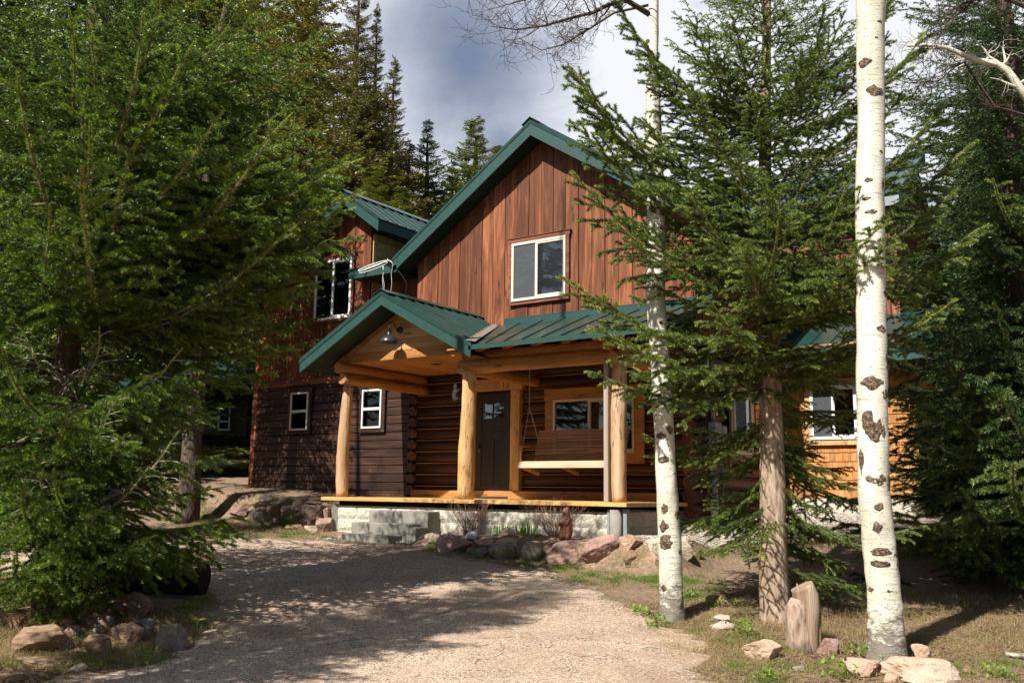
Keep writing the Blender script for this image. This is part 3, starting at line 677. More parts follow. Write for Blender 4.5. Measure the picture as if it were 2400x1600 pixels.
mb = MB(); mb.tube([(-6.99, 12.72, .55), (-6.99, 12.72, 1.34)], .095, 16, True, .05); mb.build('foundation_pier', CONC, cabin, True); mb = MB(); mb.tube([(-13.0, 12.74, .6), (-13.0, 12.74, 1.32)], .085, 4, True); mb.build('foundation_pier', CONC, cabin)
mb = MB(); mb.box(-7.13, -7.09, 12.69, 12.72, .9, 1.34); mb.build('pier_strap', GALV, cabin); mb = MB(); mb.box(-6.86, -6.80, 12.70, 12.78, .75, 1.35); mb.build('pier_strap', GALV, cabin)
mb = MB(); mb.box(-11.82, -10.45, 12.4, 12.76, .4, 1.235); mb.box(-11.95, -10.6, 12.1, 12.4, .4, 1.03); mb.box(-11.85, -10.75, 11.76, 12.1, .4, .845); mb.box(-10.6, -10.45, 12.1, 12.4, .4, .98)
mb.build('concrete_steps', CONC, cabin, bevel=.012)
def post(pts, rad, mat, seed, name='porch_post'):
    m = MB(); n = 22; P = []; R_ = []
    for j in range(n):
        t = j/(n-1); k = t*(len(pts)-1); i0 = min(int(k), len(pts)-2); f = k-i0
        P.append(Vector(pts[i0]).lerp(Vector(pts[i0+1]), f)); R_.append(rad[i0]*(1-f)+rad[i0+1]*f+.006*mnoise.noise(Vector((t*7, seed, 0))))
    m.tube(P, R_, 24, True, .10, seed); return m.build(name, mat, cabin, True)
post([(-12.92, PY, 1.45), (-12.95, PY, 2.2), (-12.90, PY, 3.0), (-12.87, PY, 3.58)], [.115, .118, .110, .092], WEATH, 1)
post([(-9.97, PY, 1.45), (-9.96, PY, 2.4), (-9.93, PY, 3.0), (-9.92, PY, 3.66)], [.142, .138, .125, .128], HONEY, 2)
post([(-7.0, PY+.02, 1.45), (-7.0, PY+.02, 2.4), (-6.98, PY+.02, 3.66)], [.115, .125, .118], WEATH, 3)
m = MB(); m.box(-7.185, -7.105, PY-.13, PY+.03, 1.455, 3.66); m.build('post_facing_strip', GREYW, cabin, bevel=.008)
def lg(name, a, b, r, mat, seed, r2=None, n=16):
    m = MB(); k = 14; P = [Vector(a).lerp(Vector(b), j/(k-1)) for j in range(k)]
    m.tube(P, [r+((r2 or r)-r)*j/(k-1)+.008*mnoise.noise(Vector((j*.6, seed, 1))) for j in range(k)], n, True, .07, seed); return m.build(name, mat, cabin, True)
lg('porch_beam', (-10.12, PY, 3.73), (-6.82, PY, 3.73), .125, HONEYX, 4)
lg('porch_beam', (-10.05, PY+.02, 3.91), (-6.8, PY+.02, 3.91), .095, HONEYX, 5)
for x in (-12.84, -7.0):
    lg('side_beam', (x, 12.48, 3.87), (x, 15.02, 3.87), .10, HONEYY, x)
    lg('side_beam', (x+.05, 12.55, 3.66), (x+.05, 15.02, 3.66), .098, HONEYY, x+5)
lg('cross_beam', (-9.98, 12.8, 3.70), (-9.98, 15.02, 3.70), .11, HONEYY, 8)
for k, x in enumerate((-9.82, -9.30, -8.75, -8.18, -7.61, -7.05)):
    r = .085 if k == 0 else .07; m = MB(); n = 12; vs = []
    y0, y1 = 12.2, 15.0; z0, z1 = 3.945, 4.79
    a = [math.pi+math.pi*j/n for j in range(n+1)] if k else [2*math.pi*j/n for j in range(n)]
    for yy, zz in ((y0, z0), (y1, z1)): vs += [(x+r*math.cos(t), yy, zz+r*math.sin(t)-(0 if k else .02)) for t in a]
    q = len(a); m.add(vs, [tuple(range(q)), tuple(range(2*q-1, q-1, -1))]+[(j, j+q, (j+1) % q+q, (j+1) % q) for j in range(q)]); m.build('rafter_log', HONEYY, cabin)
# shed roof of the porch and its ceiling
sz = lambda y: 3.985+(y-FY)*(4.88-3.985)/(YW-FY)
slab('porch_shed_roof', [(-9.42, FY, sz(FY)), (-6.15, FY, sz(FY)), (-6.15, YW-.03, sz(YW)), (-10.9, YW-.03, sz(YW))], .03, ROOF, cabin, .022, .36)
m = MB(); m.prism([(-9.9, FY+.03, sz(FY)-.036), (-6.2, FY+.03, sz(FY)-.036), (-6.2, YW-.03, sz(YW)-.036), (-10.5, YW-.03, sz(YW)-.036)], (0, 0, -.02)); m.build('shed_ceiling', HONEYY, cabin)
m = MB(); beam2(m, (-9.42, FY-.0, sz(FY)-.004), (-6.15, FY-.0, sz(FY)-.004), .02, .075, (0, 1, 0)); beam2(m, (-6.15, FY+.02, sz(FY)-.004), (-6.15, YW-.04, sz(YW)-.004), .02, .09, (-1, 0, 0)); m.build('shed_drip_edge', FASCIA, cabin)
m = MB(); m.prism([(-10.75, YW-.05, sz(YW)-.01), (-6.3, YW-.05, sz(YW)-.01), (-6.3, YW-.052, sz(YW)+.11), (-10.75, YW-.052, sz(YW)+.11)], (0, .012, 0)); m.prism([(-10.75, YW-.055, sz(YW)+.105), (-6.3, YW-.055, sz(YW)+.105), (-6.3, YW-.055, sz(YW)+.125), (-10.75, YW-.055, sz(YW)+.125)], (0, .02, 0)); m.build('wall_flashing', FASCIA, cabin)
# porch gable
kk = (GZ-GE)/GH
slab('porch_gable_roof', [(GX-GH, YW-.02, GE), (GX-GH, FY, GE), (GX, FY, GZ), (GX, YW-.02, GZ)], .045, ROOF, cabin, .025, .27)
slab('porch_gable_roof', [(GX+GH, FY-.0, GE), (GX+GH-.0, FY+.06, GE), (GX+.02, YW-.02, GZ-.02*kk), (GX, FY, GZ)], .045, ROOF, cabin)
bpy.data.objects.remove(bpy.data.objects['porch_gable_roof.001'])
# right slope runs down to the valley with the shed roof
def gzx(x): return GZ-(x-GX)*kk
xv = GX+(GZ-sz(YW-.02))/kk
P4 = [Vector((GX, FY, GZ)), Vector((GX, YW-.02, GZ)), Vector((xv, YW-.02, gzx(xv))), Vector((GX+GH, FY, GE))]
m = MB(); n = Vector((kk, 0, 1)).normalized(); m.prism(P4, -n*.045)
y = FY+.2
while y < YW-.1:
    t = (y-FY)/(YW-.02-FY); xe = (GX+GH)+(xv-GX-GH)*t
    m.prism([Vector((GX+.05, y-.014, gzx(GX+.05)))+n*.001, Vector((xe-.07, y-.014, gzx(xe-.07)))+n*.001, Vector((xe-.07, y+.014, gzx(xe-.07)))+n*.001, Vector((GX+.05, y+.014, gzx(GX+.05)))+n*.001], n*.025); y += .27
m.build('porch_gable_roof', ROOF, cabin)
m = MB(); a, b = Vector((GX+GH, FY, GE+.006)), Vector((xv, YW-.03, gzx(xv)+.006)); w = Vector((.10, .0, 0)); m.prism([a-w+Vector((0, 0, .055)), b-w+Vector((0, 0, .055)), b+w+Vector((0, 0, .012)), a+w+Vector((0, 0, .012))], (0, 0, -.008)); m.build('valley_flashing', TANMET, cabin)
m = MB()
for s in (-1, 1): beam2(m, (GX, FY, GZ-.047), (GX+s*GH, FY, GE-.047), .03, .20, (0, 1, 0))
beam2(m, (GX-GH, FY+.03, GE-.047), (GX-GH, YW-.05, GE-.047), .03, .16, (1, 0, 0)); m.build('porch_fascia', FASCIA, cabin)
m = MB()
for s in (-1, 1): beam2(m, (GX, FY-.012, GZ+.006), (GX+s*(GH+.02), FY-.012, GE+.006-.02*kk), .012, .07, (0, 1, 0))
m.build('porch_drip_edge', ROOF, cabin)
m = MB()
for s in (-1, 1): m.prism([Vector((GX, FY-.03, GZ+.05)), Vector((GX, YW-.04, GZ+.05)), Vector((GX+s*.17, YW-.04, GZ+.05-.17*kk)), Vector((GX+s*.17, FY-.03, GZ+.05-.17*kk))], (0, 0, -.012))
m.build('porch_ridge_cap', ROOF, cabin)
m = MB()
for s in (-1, 1): m.prism([(GX, FY+.03, GZ-.20), (GX+s*(GH-.03), FY+.03, GE-.20+.02), (GX+s*(GH-.03), 12.7, GE-.20+.02), (GX, 12.7, GZ-.20)], (0, 0, -.012))
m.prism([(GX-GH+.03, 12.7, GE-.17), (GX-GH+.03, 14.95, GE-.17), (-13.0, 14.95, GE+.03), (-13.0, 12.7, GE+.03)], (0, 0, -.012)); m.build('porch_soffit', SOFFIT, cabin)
m = MB()
def wedge(z0, z1, y, th):
    hw = lambda z: (GZ-.22-z)/kk
    a0, a1 = min(hw(z0), 1.66), max(.01, min(hw(z1), 1.66)); m.prism([(GX-a0, y, z0), (GX+a0, y, z0), (GX+a1, y, z1), (GX-a1, y, z1)], (0, th, 0))
z = 4.14
while z < GZ-.25: wedge(z+.003, min(z+.19, GZ-.225), 12.70, .03); z += .193
m.build('porch_gable_boards', TNG, cabin)
m = MB(); m.prism([(-13.05, 12.672, 3.965), (-9.78, 12.672, 3.965), (-9.80, 12.672, 4.135), (-13.05, 12.672, 4.135)], (0, .05, 0))
for s in (-1, 1):
    a = Vector((GX, 12.668, GZ-.22)); b = Vector((GX+s*1.68, 12.668, GZ-.22-1.68*kk)); m.prism([a, b, b-Vector((0, 0, .10)), a-Vector((0, 0, .10))], (0, .03, 0))
m.build('porch_gable_trim', HONEYX, cabin, bevel=.004)
m = MB(); x = -13.0
while x < -9.9: m.box(x, x+.135, 12.72, 15.0, 3.975, 3.99); x += .14
m.build('porch_ceiling', HONEYY, cabin)
m = MB(); m.tube([(-11.35, 13.6, 3.974), (-11.35, 13.6, 3.962)], .09, 20); m.build('recessed_light', METALD, cabin, True)
# ================================================================== THINGS ON AND AROUND THE CABIN
# barn lamp
lx, lz = -11.46, 4.56
lamp = thing('wall_lamp', 'black gooseneck barn lamp on the porch gable', 'lamp', (lx, 12.67, lz))
m = MB(); m.tube([(lx-.0, 12.665, lz-.06), (lx, 12.635, lz-.06)], [.065, .055], 18); m.build('wall_plate', LAMPM, lamp, True)
m = MB(); P = [(lx, 12.63, lz-.06), (lx-.0, 12.56, lz-.04), (lx-.0, 12.50, lz+.04), (lx, 12.44, lz+.07), (lx, 12.39, lz+.04), (lx, 12.38, lz-.04), (lx, 12.38, lz-.10)]
m.tube(P, .012, 8); m.build('gooseneck_arm', LAMPM, lamp, True)
m = MB(); pr = [(.028, -.08), (.032, -.14), (.036, -.17), (.06, -.20), (.12, -.235), (.16, -.275), (.172, -.32), (.172, -.335), (.165, -.335), (.155, -.28), (.11, -.245), (.02, -.21)]
n = 28; vs = [(lx+r*math.cos(2*math.pi*k/n), 12.38+r*math.sin(2*math.pi*k/n), lz+z) for r, z in pr for k in range(n)]
m.add(vs, [(i*n+k, i*n+(k+1) % n, (i+1)*n+(k+1) % n, (i+1)*n+k) for i in range(len(pr)-1) for k in range(n)]+[tuple(range(n))]); m.build('lamp_shade', LAMPM, lamp, True)
m = MB(); m.tube([(lx, 12.38, lz-.21), (lx, 12.38, lz-.26), (lx, 12.38, lz-.30)], [.02, .035, .012], 12); m.build('light_bulb', VINYL, lamp, True)
# porch swing
sx0, sx1, sy, szz = -9.46, -7.60, 13.62, 2.0
swing = thing('porch_swing', 'slatted brown wooden porch swing hanging on chains', 'swing', ((sx0+sx1)/2, sy, 1.9))
m = MB()
for k in range(8): y0 = sy+.02+k*.062; zz = szz+.10-.05*math.sin(k/7*math.pi); m.box(sx0, sx1, y0, y0+.052, zz, zz+.02)
m.box(sx0, sx1, sy-.03, sy+.02, szz+.03, szz+.105); m.box(sx0+.01, sx1-.01, sy-.05, sy-.03, szz+.0, szz+.06)
m.build('seat', WEATHX, swing, bevel=.004)
m = MB(); by, bz = sy+.52, szz+.10
for k in range(11): t = k/10; m.box(sx0+.0, sx1-.0, by+.17*t, by+.17*t+.018, bz+.55*t, bz+.55*t+.049)
m.build('backrest', SWINGM, swing, bevel=.003)
for x in (sx0+.12, (sx0+sx1)/2, sx1-.12): m = MB(); m.prism([(x-.02, by+.02, bz-.05), (x+.02, by+.02, bz-.05), (x+.02, by+.19, bz+.6), (x-.02, by+.19, bz+.6)], (0, .03, 0)); m.build('back_strut', SWINGM, swing)
for x in (sx0+.03, sx1-.07):
    m = MB(); m.box(x, x+.07, sy-.02, sy+.5, szz+.37, szz+.395); m.box(x+.01, x+.05, sy+.0, sy+.04, szz+.10, szz+.37); m.build('armrest', SWINGM, swing, bevel=.004)
for x in (sx0+.1, (sx0+sx1)/2+.0, sx1-.1):
    m = MB(); m.prism([(x, sy-.02, szz+.0), (x+.035, sy-.02, szz+.0), (x+.035, sy+.52, szz-.12), (x, sy+.52, szz-.12)], (0, 0, .05)); m.build('seat_support', SWINGM, swing)
def chain(m, a, b, w=.012):
    a, b = Vector(a), Vector(b); L = (b-a).length; n = max(2, int(L/.03)); d = (b-a)/n
    for k in range(n):
        c = a+d*(k+.5); o_ = Vector((1, 0, 0)) if k % 2 else Vector((0, 1, 0)); u = d*.62; P = []
        for t in range(7): an = 2*math.pi*t/6; P.append(c+u*math.cos(an)+o_*w*math.sin(an)*.9)
        m.tube(P, .0035, 4, False)
for x in (sx0+.06, sx1-.04):
    m = MB(); top = (x, sy+.28, 3.55); mid = (x, sy+.28, 3.98); j = (x, sy+.28, 3.10)
    chain(m, j, mid); chain(m, (x, sy-.01, szz+.03), j); chain(m, (x, by+.12, bz+.3), j); m.build('hanging_chain', CHAIN, swing)
# climbing bear and carved bear figures
def blob(name, skel, edges, mat, parent=None, sub=2, tex=.0, **t):
    me = bpy.data.meshes.new(name); me.from_pydata([s[0] for s in skel], edges, []); o = bpy.data.objects.new(name, me); COL.objects.link(o)
    sk = o.modifiers.new('skin', 'SKIN'); bpy.context.view_layer.update()
    for v, s in zip(me.skin_vertices[0].data, skel): v.radius = (s[1], s[1]*(s[2] if len(s) > 2 else 1))
    me.skin_vertices[0].data[0].use_root = True
    ssf = o.modifiers.new('sub', 'SUBSURF'); ssf.levels = sub; ssf.render_levels = sub
    dg = bpy.context.evaluated_depsgraph_get(); m2 = bpy.data.meshes.new_from_object(o.evaluated_get(dg)); o.modifiers.clear(); o.data = m2
    if tex:
        for v in m2.vertices: v.co += v.normal*tex*(mnoise.noise(v.co*90)+.5*mnoise.noise(v.co*200))
    m2.polygons.foreach_set('use_smooth', [True]*len(m2.polygons)); m2.materials.clear(); m2.materials.append(mat)
    if parent is not None: o.parent = parent
    return tag(o, **t)
FUR = plain('black_bear_resin', (.022, .023, .026), .75, .25, .6, 90, .01)
CARVE = wood('red_brown_carving', (.05, .018, .01), (.14, .05, .028), (.26, .10, .05), 'z', .5, .4, 2, .004, None, .1)
STATG = plain('pale_grey_stone_cast', (.42, .45, .46), .7, .3, .25, 30, .005)
STATB = plain('blue_grey_glazed_stone', (.12, .16, .24), .4, .5, .4, 25, .005)
bx_, bz_ = -10.135, 3.25
o = blob('bear_figurine', [((0, .0, -.08), .062), ((-.005, 0, 0), .060), ((0, -.0, .06), .046), ((.01, -.01, .10), .030), ((.0, -.015, .135), .044), ((.035, -.025, .125), .022),
     ((.04, .01, .055), .022), ((.075, .02, .085), .018), ((.05, -.03, .02), .022), ((.085, -.03, .07), .018),
     ((.045, .02, -.085), .032), ((.09, .02, -.06), .022), ((.05, -.04, -.10), .032), ((.095, -.04, -.075), .022), ((-.03, -.01, .172), .013), ((.022, -.005, .172), .013), ((-.02, 0, -.145), .018)],
     [(0, 1), (1, 2), (2, 3), (3, 4), (4, 5), (2, 6), (6, 7), (2, 8), (8, 9), (0, 10), (10, 11), (0, 12), (12, 13), (4, 14), (4, 15), (0, 16)], FUR, None, 2, .006,
     label='small black bear figurine climbing the middle porch post', cat='figurine'); o.location = (bx_, PY-.12, bz_)
gp = on_y(1328, 1266, 12.1); 
o = blob('bear_statue', [((0, 0, .10), .075), ((0, 0, .17), .072), ((0, 0, .25), .055), ((0, -.0, .295), .035), ((0, -.005, .335), .046), ((-.035, -.045, .325), .024),
     ((-.05, -.03, .23), .028), ((-.06, -.07, .17), .024), ((.055, -.03, .23), .028), ((.03, -.08, .17), .024), ((-.05, -.03, .05), .042), ((-.06, -.08, .015), .028), ((.05, -.03, .05), .042), ((.05, -.08, .015), .028),
     ((-.035, .01, .375), .014), ((.035, .01, .375), .014)], [(0, 1), (1, 2), (2, 3), (3, 4), (4, 5), (2, 6), (6, 7), (2, 8), (8, 9), (0, 10), (10, 11), (0, 12), (12, 13), (4, 14), (4, 15)], CARVE, None, 2, .003,
     label='red-brown carved bear statue standing in the garden bed', cat='statue'); o.location = (gp.x, gp.y, gp.z); o.scale = (1.2, 1.2, 1.28)
gp = on_y(1108, 1266, 11.95)
o = blob('rabbit_figurine', [((.03, 0, .06), .055), ((-.01, 0, .065), .05), ((-.06, 0, .055), .035), ((-.095, 0, .045), .028), ((-.13, 0, .03), .014), ((.06, -.02, .02), .022), ((-.05, -.02, .015), .018), ((.055, .0, .115), .018), ((-.02, .015, .12), .010), ((-.06, 0, .10), .012)],
     [(0, 1), (1, 2), (2, 3), (3, 4), (0, 5), (2, 6), (0, 7), (3, 9), (9, 8)], STATG, None, 2, .003, label='pale grey stone animal figurine beside the dry shrub', cat='figurine'); o.location = gp; o.scale = (1.25, 1.2, 1.2)
# electric service on the side wall
mt = thing('electric_meter', 'grey electric meter box with pipe on the side log wall', 'meter', (-6.45, 15.25, 2.5))
m = MB(); m.box(-6.54, -6.38, 15.12, 15.42, 2.35, 2.82); m.build('meter_box', GALV, mt, bevel=.01)
m = MB(); m.box(-6.52, -6.40, 15.50, 15.72, 2.4, 2.78); m.build('disconnect_box', GALV, mt, bevel=.01)
m = MB(); m.tube([(-6.46, 15.22, 2.82), (-6.46, 15.22, 4.1)], .04, 12); m.tube([(-6.46, 15.24, 1.0), (-6.46, 15.24, 2.35)], .052, 12); m.tube([(-6.46, 15.6, 1.05), (-6.46, 15.6, 2.4)], .02, 8); m.build('conduit', GALV, mt, True)
m = MB(); m.tube([(-6.46, 15.22, 1.0), (-6.46, 15.22, 1.5)], .065, 14); m.build('conduit_collar', WHITEP, mt, True)
m = MB(); m.tube([(-6.46, 15.22, 4.0), (-6.46, 15.22, 4.25)], .075, 4); m.build('conduit_collar', WHITEP, mt, True)
# cable loop and wires on the left roof corner
cb = thing('cable_loop', 'white coiled cable loop hanging at the left roof corner', 'cable', (-13.6, 14.5, 6.4))
m = MB(); P = []
for k in range(41):
    t = k/40*2*math.pi*1.06+.2; P.append((-13.86+.40*math.cos(t), 14.38+.16*math.sin(t)+.002*k/4, 6.37+.12*math.sin(t+.35)+.001*k))
m.tube(P, .011, 6); P = [(-13.86+.40*math.cos(k/30*2*math.pi)*.97, 14.40+.15*math.sin(k/30*2*math.pi), 6.345+.115*math.sin(k/30*2*math.pi+.35)) for k in range(31)]; m.tube(P, .009, 6)
P = [(-13.48, 14.43, 6.46), (-13.4, 14.45, 6.44), (-13.34, 14.47, 6.36)]; m.tube(P, .01, 6); m.build('coil', CABLE, cb, True)
for k, (x0, x1, xm) in enumerate(((-13.75, -13.32, 0), (-13.72, -13.28, .02), (-13.52, -13.1, -.02), (-13.36, -12.75, .25))):
    m = MB(); P = []; a = Vector((x0, 14.42, 6.33)); b = Vector((x0+(x1-x0)*.0, 14.4, 5.0)); 
    b = on_y((1087, 1098, 1150, 1252)[k]/3.136+550, (890, 890, 905, 930)[k]/3.136+400, 14.4)
    a = on_y((1092, 1085, 1160, 1190)[k]/3.136+550, (700, 705, 690, 715)[k]/3.136+400, 14.4)
    for j in range(15): t = j/14; p = a.lerp(b, t); p.x += xm*math.sin(math.pi*t)*.5+.012*math.sin(t*9+k); P.append(p)
    m.tube(P, .005, 4); m.build('wire', BLACKW if k == 3 else CABLE, cb, True)
# ================================================================== TREES
RNG = np.random.default_rng(5)
def polytube(P, r, n=4):
    """P (m,3), r (m,) -> verts, tris"""
    P = np.asarray(P, float); m = len(P); T = np.gradient(P, axis=0); T /= np.linalg.norm(T, axis=1)[:, None]+1e-9
    a = np.array([0, 0, 1.]) if abs(T[0][2]) < .9 else np.array([1., 0, 0])
    U = np.cross(T, a); U /= np.linalg.norm(U, axis=1)[:, None]+1e-9; Wv = np.cross(T, U)
    an = np.arange(n)*2*np.pi/n
    V = (P[:, None]+(U[:, None]*np.cos(an)[None, :, None]+Wv[:, None]*np.sin(an)[None, :, None])*np.asarray(r)[:, None, None]).reshape(-1, 3)
    F = []
    for i in range(m-1):
        for k in range(n):
            a0, b0 = i*n+k, i*n+(k+1) % n; c0, d0 = a0+n, b0+n; F += [(a0, b0, d0), (a0, d0, c0)]
    return V, np.array(F)
def curve(p, d, L, n, bend, jit=.0):
    """polyline from p along d, bent by vector bend over its length"""
    d = d/np.linalg.norm(d); t = np.linspace(0, 1, n)[:, None]
    P = p+d*L*t+bend*L*t*t
    if jit: P[1:] += RNG.normal(0, jit*L, (n-1, 3))*t[1:]
    return P
def spray(seed, L=2.0, nl=.025, nw=.0062, sp=.0011, lat_sp=.075, lat=.5, sub_sp=.062, droop=.28, bare=.12, dens=1.0, flat=1.0, fan=1.0, dead=0.0, woodn=4):
    """one conifer branch along +X: tapered wood, side twigs and individual needles"""
    global RNG
    RNG = np.random.default_rng(seed); tw = []; WV, WF = [], []; off = 0
    def wd(P, r, n):
        nonlocal off
        v, f = polytube(P, r, n); WV.append(v); WF.append(f+off); off += len(v)
    t = np.linspace(0, 1, 16)
    ph = RNG.uniform(0, 6)
    M = np.stack([L*t, .05*L*np.sin(t*4+ph)*t, L*(-.09*np.sin(np.pi*np.minimum(1, t*1.05))+.07*t**3)], 1)
    wd(M, .014*(1-t)**.9+.003, 6); tw.append((M[2:] if bare < .2 else M[5:], .8))
    s = bare*L; side = 1
    while s < L*.985:
        u = s/L; p = np.array([np.interp(u, t, M[:, k]) for k in range(3)]); i = min(14, int(u*15)); ax = M[i+1]-M[i]; ax /= np.linalg.norm(ax)
        pf = (1-u)**.75*min(1, .35+u*2.6)
        l = lat*L*.5*pf*RNG.uniform(.65, 1.15)+.06
        a = math.radians(RNG.uniform(45, 66)-12*u); sd = np.array([-ax[1], ax[0], 0]); sd /= np.linalg.norm(sd)
        d = ax*math.cos(a)+sd*side*math.sin(a)*fan+np.array([0, 0, RNG.uniform(-.25, .22)*(.5+.5*flat)])
        n = 7; P = curve(p, d, l, n, np.array([.22, 0, -droop*RNG.uniform(.5, 1.3)])*(1 if l > .15 else .4), .012)
        wd(P, np.linspace(.0055, .0018, n) if l > .12 else np.linspace(.003, .0015, n), 3)
        alive = RNG.random() > dead
        if alive: tw.append((P, RNG.uniform(0, 1)))
        if l > .13:
            q = .04
            sd2 = RNG.choice([-1, 1])
            while q < l-.015:
                w = q/l; pp = np.array([np.interp(w, np.linspace(0, 1, n), P[:, k]) for k in range(3)]); j = min(n-2, int(w*(n-1))); ax2 = P[j+1]-P[j]; ax2 /= np.linalg.norm(ax2)
                ls = (.5*l*(1-w)**.7+.05)*RNG.uniform(.6, 1.2); ls = min(ls, .28); an = math.radians(RNG.uniform(38, 60))
                s2 = np.cross(ax2, [0, 0, 1]); s2 /= np.linalg.norm(s2)+1e-9
                dd = ax2*math.cos(an)+s2*sd2*math.sin(an)+np.array([0, 0, RNG.uniform(-.45, .4)*flat])
                Q = curve(pp, dd, ls, 4, np.array([0, 0, -droop*.8*RNG.uniform(.3, 1.3)]))
                if RNG.random() > dead*.9:
                    tw.append((Q, RNG.uniform(0, 1)))
                elif True: wd(Q, np.linspace(.002, .001, 4), 3)
                q += sub_sp*RNG.uniform(.7, 1.3); sd2 = -sd2
        s += lat_sp*RNG.uniform(.7, 1.3); side = -side
    NV, NA = [], []
    for P, tone in tw:
        seg = np.linalg.norm(np.diff(P, axis=0), axis=1); cl = np.concatenate([[0], np.cumsum(seg)]); Lt = cl[-1]; n = int(Lt/sp*dens)+3
        u = np.sort(RNG.uniform(0, 1, n)); b = np.stack([np.interp(u*Lt, cl, P[:, k]) for k in range(3)], 1)
        ii = np.clip(np.searchsorted(cl, u*Lt)-1, 0, len(seg)-1); ax = (P[ii+1]-P[ii])/seg[ii][:, None]
        rn = RNG.normal(0, 1, (n, 3)); rn[:, 2] += .55; rad = rn-ax*(rn*ax).sum(1)[:, None]; rad /= np.linalg.norm(rad, axis=1)[:, None]+1e-9
        fw = .55+.9*np.clip((u-.8)/.2, 0, 1)
        d = rad+ax*fw[:, None]; d /= np.linalg.norm(d, axis=1)[:, None]
        ln = nl*RNG.uniform(.7, 1.15, n)*(1-.25*np.clip((u-.85)/.15, 0, 1))
        sdv = np.cross(d, RNG.normal(0, 1, (n, 3))); sdv /= np.linalg.norm(sdv, axis=1)[:, None]+1e-9
        w = nw*RNG.uniform(.8, 1.2, n)
        NV.append(np.stack([b-sdv*w[:, None]*.5, b+sdv*w[:, None]*.5, b+d*ln[:, None]], 1))
        NA.append(np.clip(.12+.52*tone+.30*np.clip((u-.55)/.45, 0, 1)+RNG.normal(0, .07, n), 0, 1))
    NV = np.concatenate(NV).reshape(-1, 3); NF = np.arange(len(NV)).reshape(-1, 3); NA = np.concatenate(NA)
    WV = np.concatenate(WV); WF = np.concatenate(WF)
    return NV, NF, NA, WV, WF
def spray_mesh(name, sd, needle, twig, **k):
    NV, NF, NA, WV, WF = spray(sd, **k)
    return npmesh(name, np.concatenate([NV, WV]), np.concatenate([NF, WF+len(NV)]), [needle, twig], np.concatenate([NA, np.full(len(WF), .5)]), np.concatenate([np.zeros(len(NF)), np.ones(len(WF))]))
def orient(A, B, s, roll=0, up=Vector((0, 0, 1)), sy=1.0):
    x = (B-A).normalized(); y = up.cross(x).normalized(); z = x.cross(y)
    R = Matrix((x, y, z)).transposed().to_4x4() @ Matrix.Rotation(roll, 4, 'X')
    return Matrix.Translation(A) @ R @ Matrix.Diagonal((s, s*sy, s, 1))
def trunk_mesh(name, P, R, mat, n=28, wob=.05, seed=0, sub=5):
    pts, rad = [], []
    for k in range(len(P)-1):
        for j in range(sub):
            t = j/sub; pts.append(Vector(P[k]).lerp(Vector(P[k+1]), t)); rad.append(R[k]*(1-t)+R[k+1]*t)
    pts.append(Vector(P[-1])); rad.append(R[-1])
    m = MB(); m.tube(pts, rad, n, True, wob, seed); return m, name, mat
SPR = [spray_mesh('spruce_branch', 10+k, NEEDLE, TWIG, droop=dr, lat=lt*1.15, sp=.0008, nl=.031, nw=.0056, lat_sp=.09, sub_sp=.085, flat=.7, bare=.05) for k, (dr, lt) in enumerate(((.18, .62), (.3, .55), (.12, .7), (.25, .6)))]
FIR = [spray_mesh('fir_branch', 30+k, NEEDLE2, TWIG, droop=dr, lat=lt, sp=.00075, nl=.030, nw=.0052, lat_sp=.095, sub_sp=.095, flat=.35) for k, (dr, lt) in enumerate(((.35, .6), (.45, .66), (.22, .6)))]
DRK = [spray_mesh('dark_branch', 50+k, NEEDLE3, TWIG, droop=dr, lat=lt, sp=.0012, nl=.03, nw=.007, lat_sp=.09, sub_sp=.085) for k, (dr, lt) in enumerate(((.3, .66), (.2, .7)))]
DEAD = [spray_mesh('dead_branch', 60+k, NEEDLE2, DEADT, droop=.5, lat=.55, dead=.9, lat_sp=.1, sub_sp=.09, dens=.5) for k in range(2)]
HALF = [spray_mesh('half_bare_branch', 64+k, NEEDLE, TWIG, droop=.3, lat=.5, bare=.45, dead=.2) for k in range(2)]
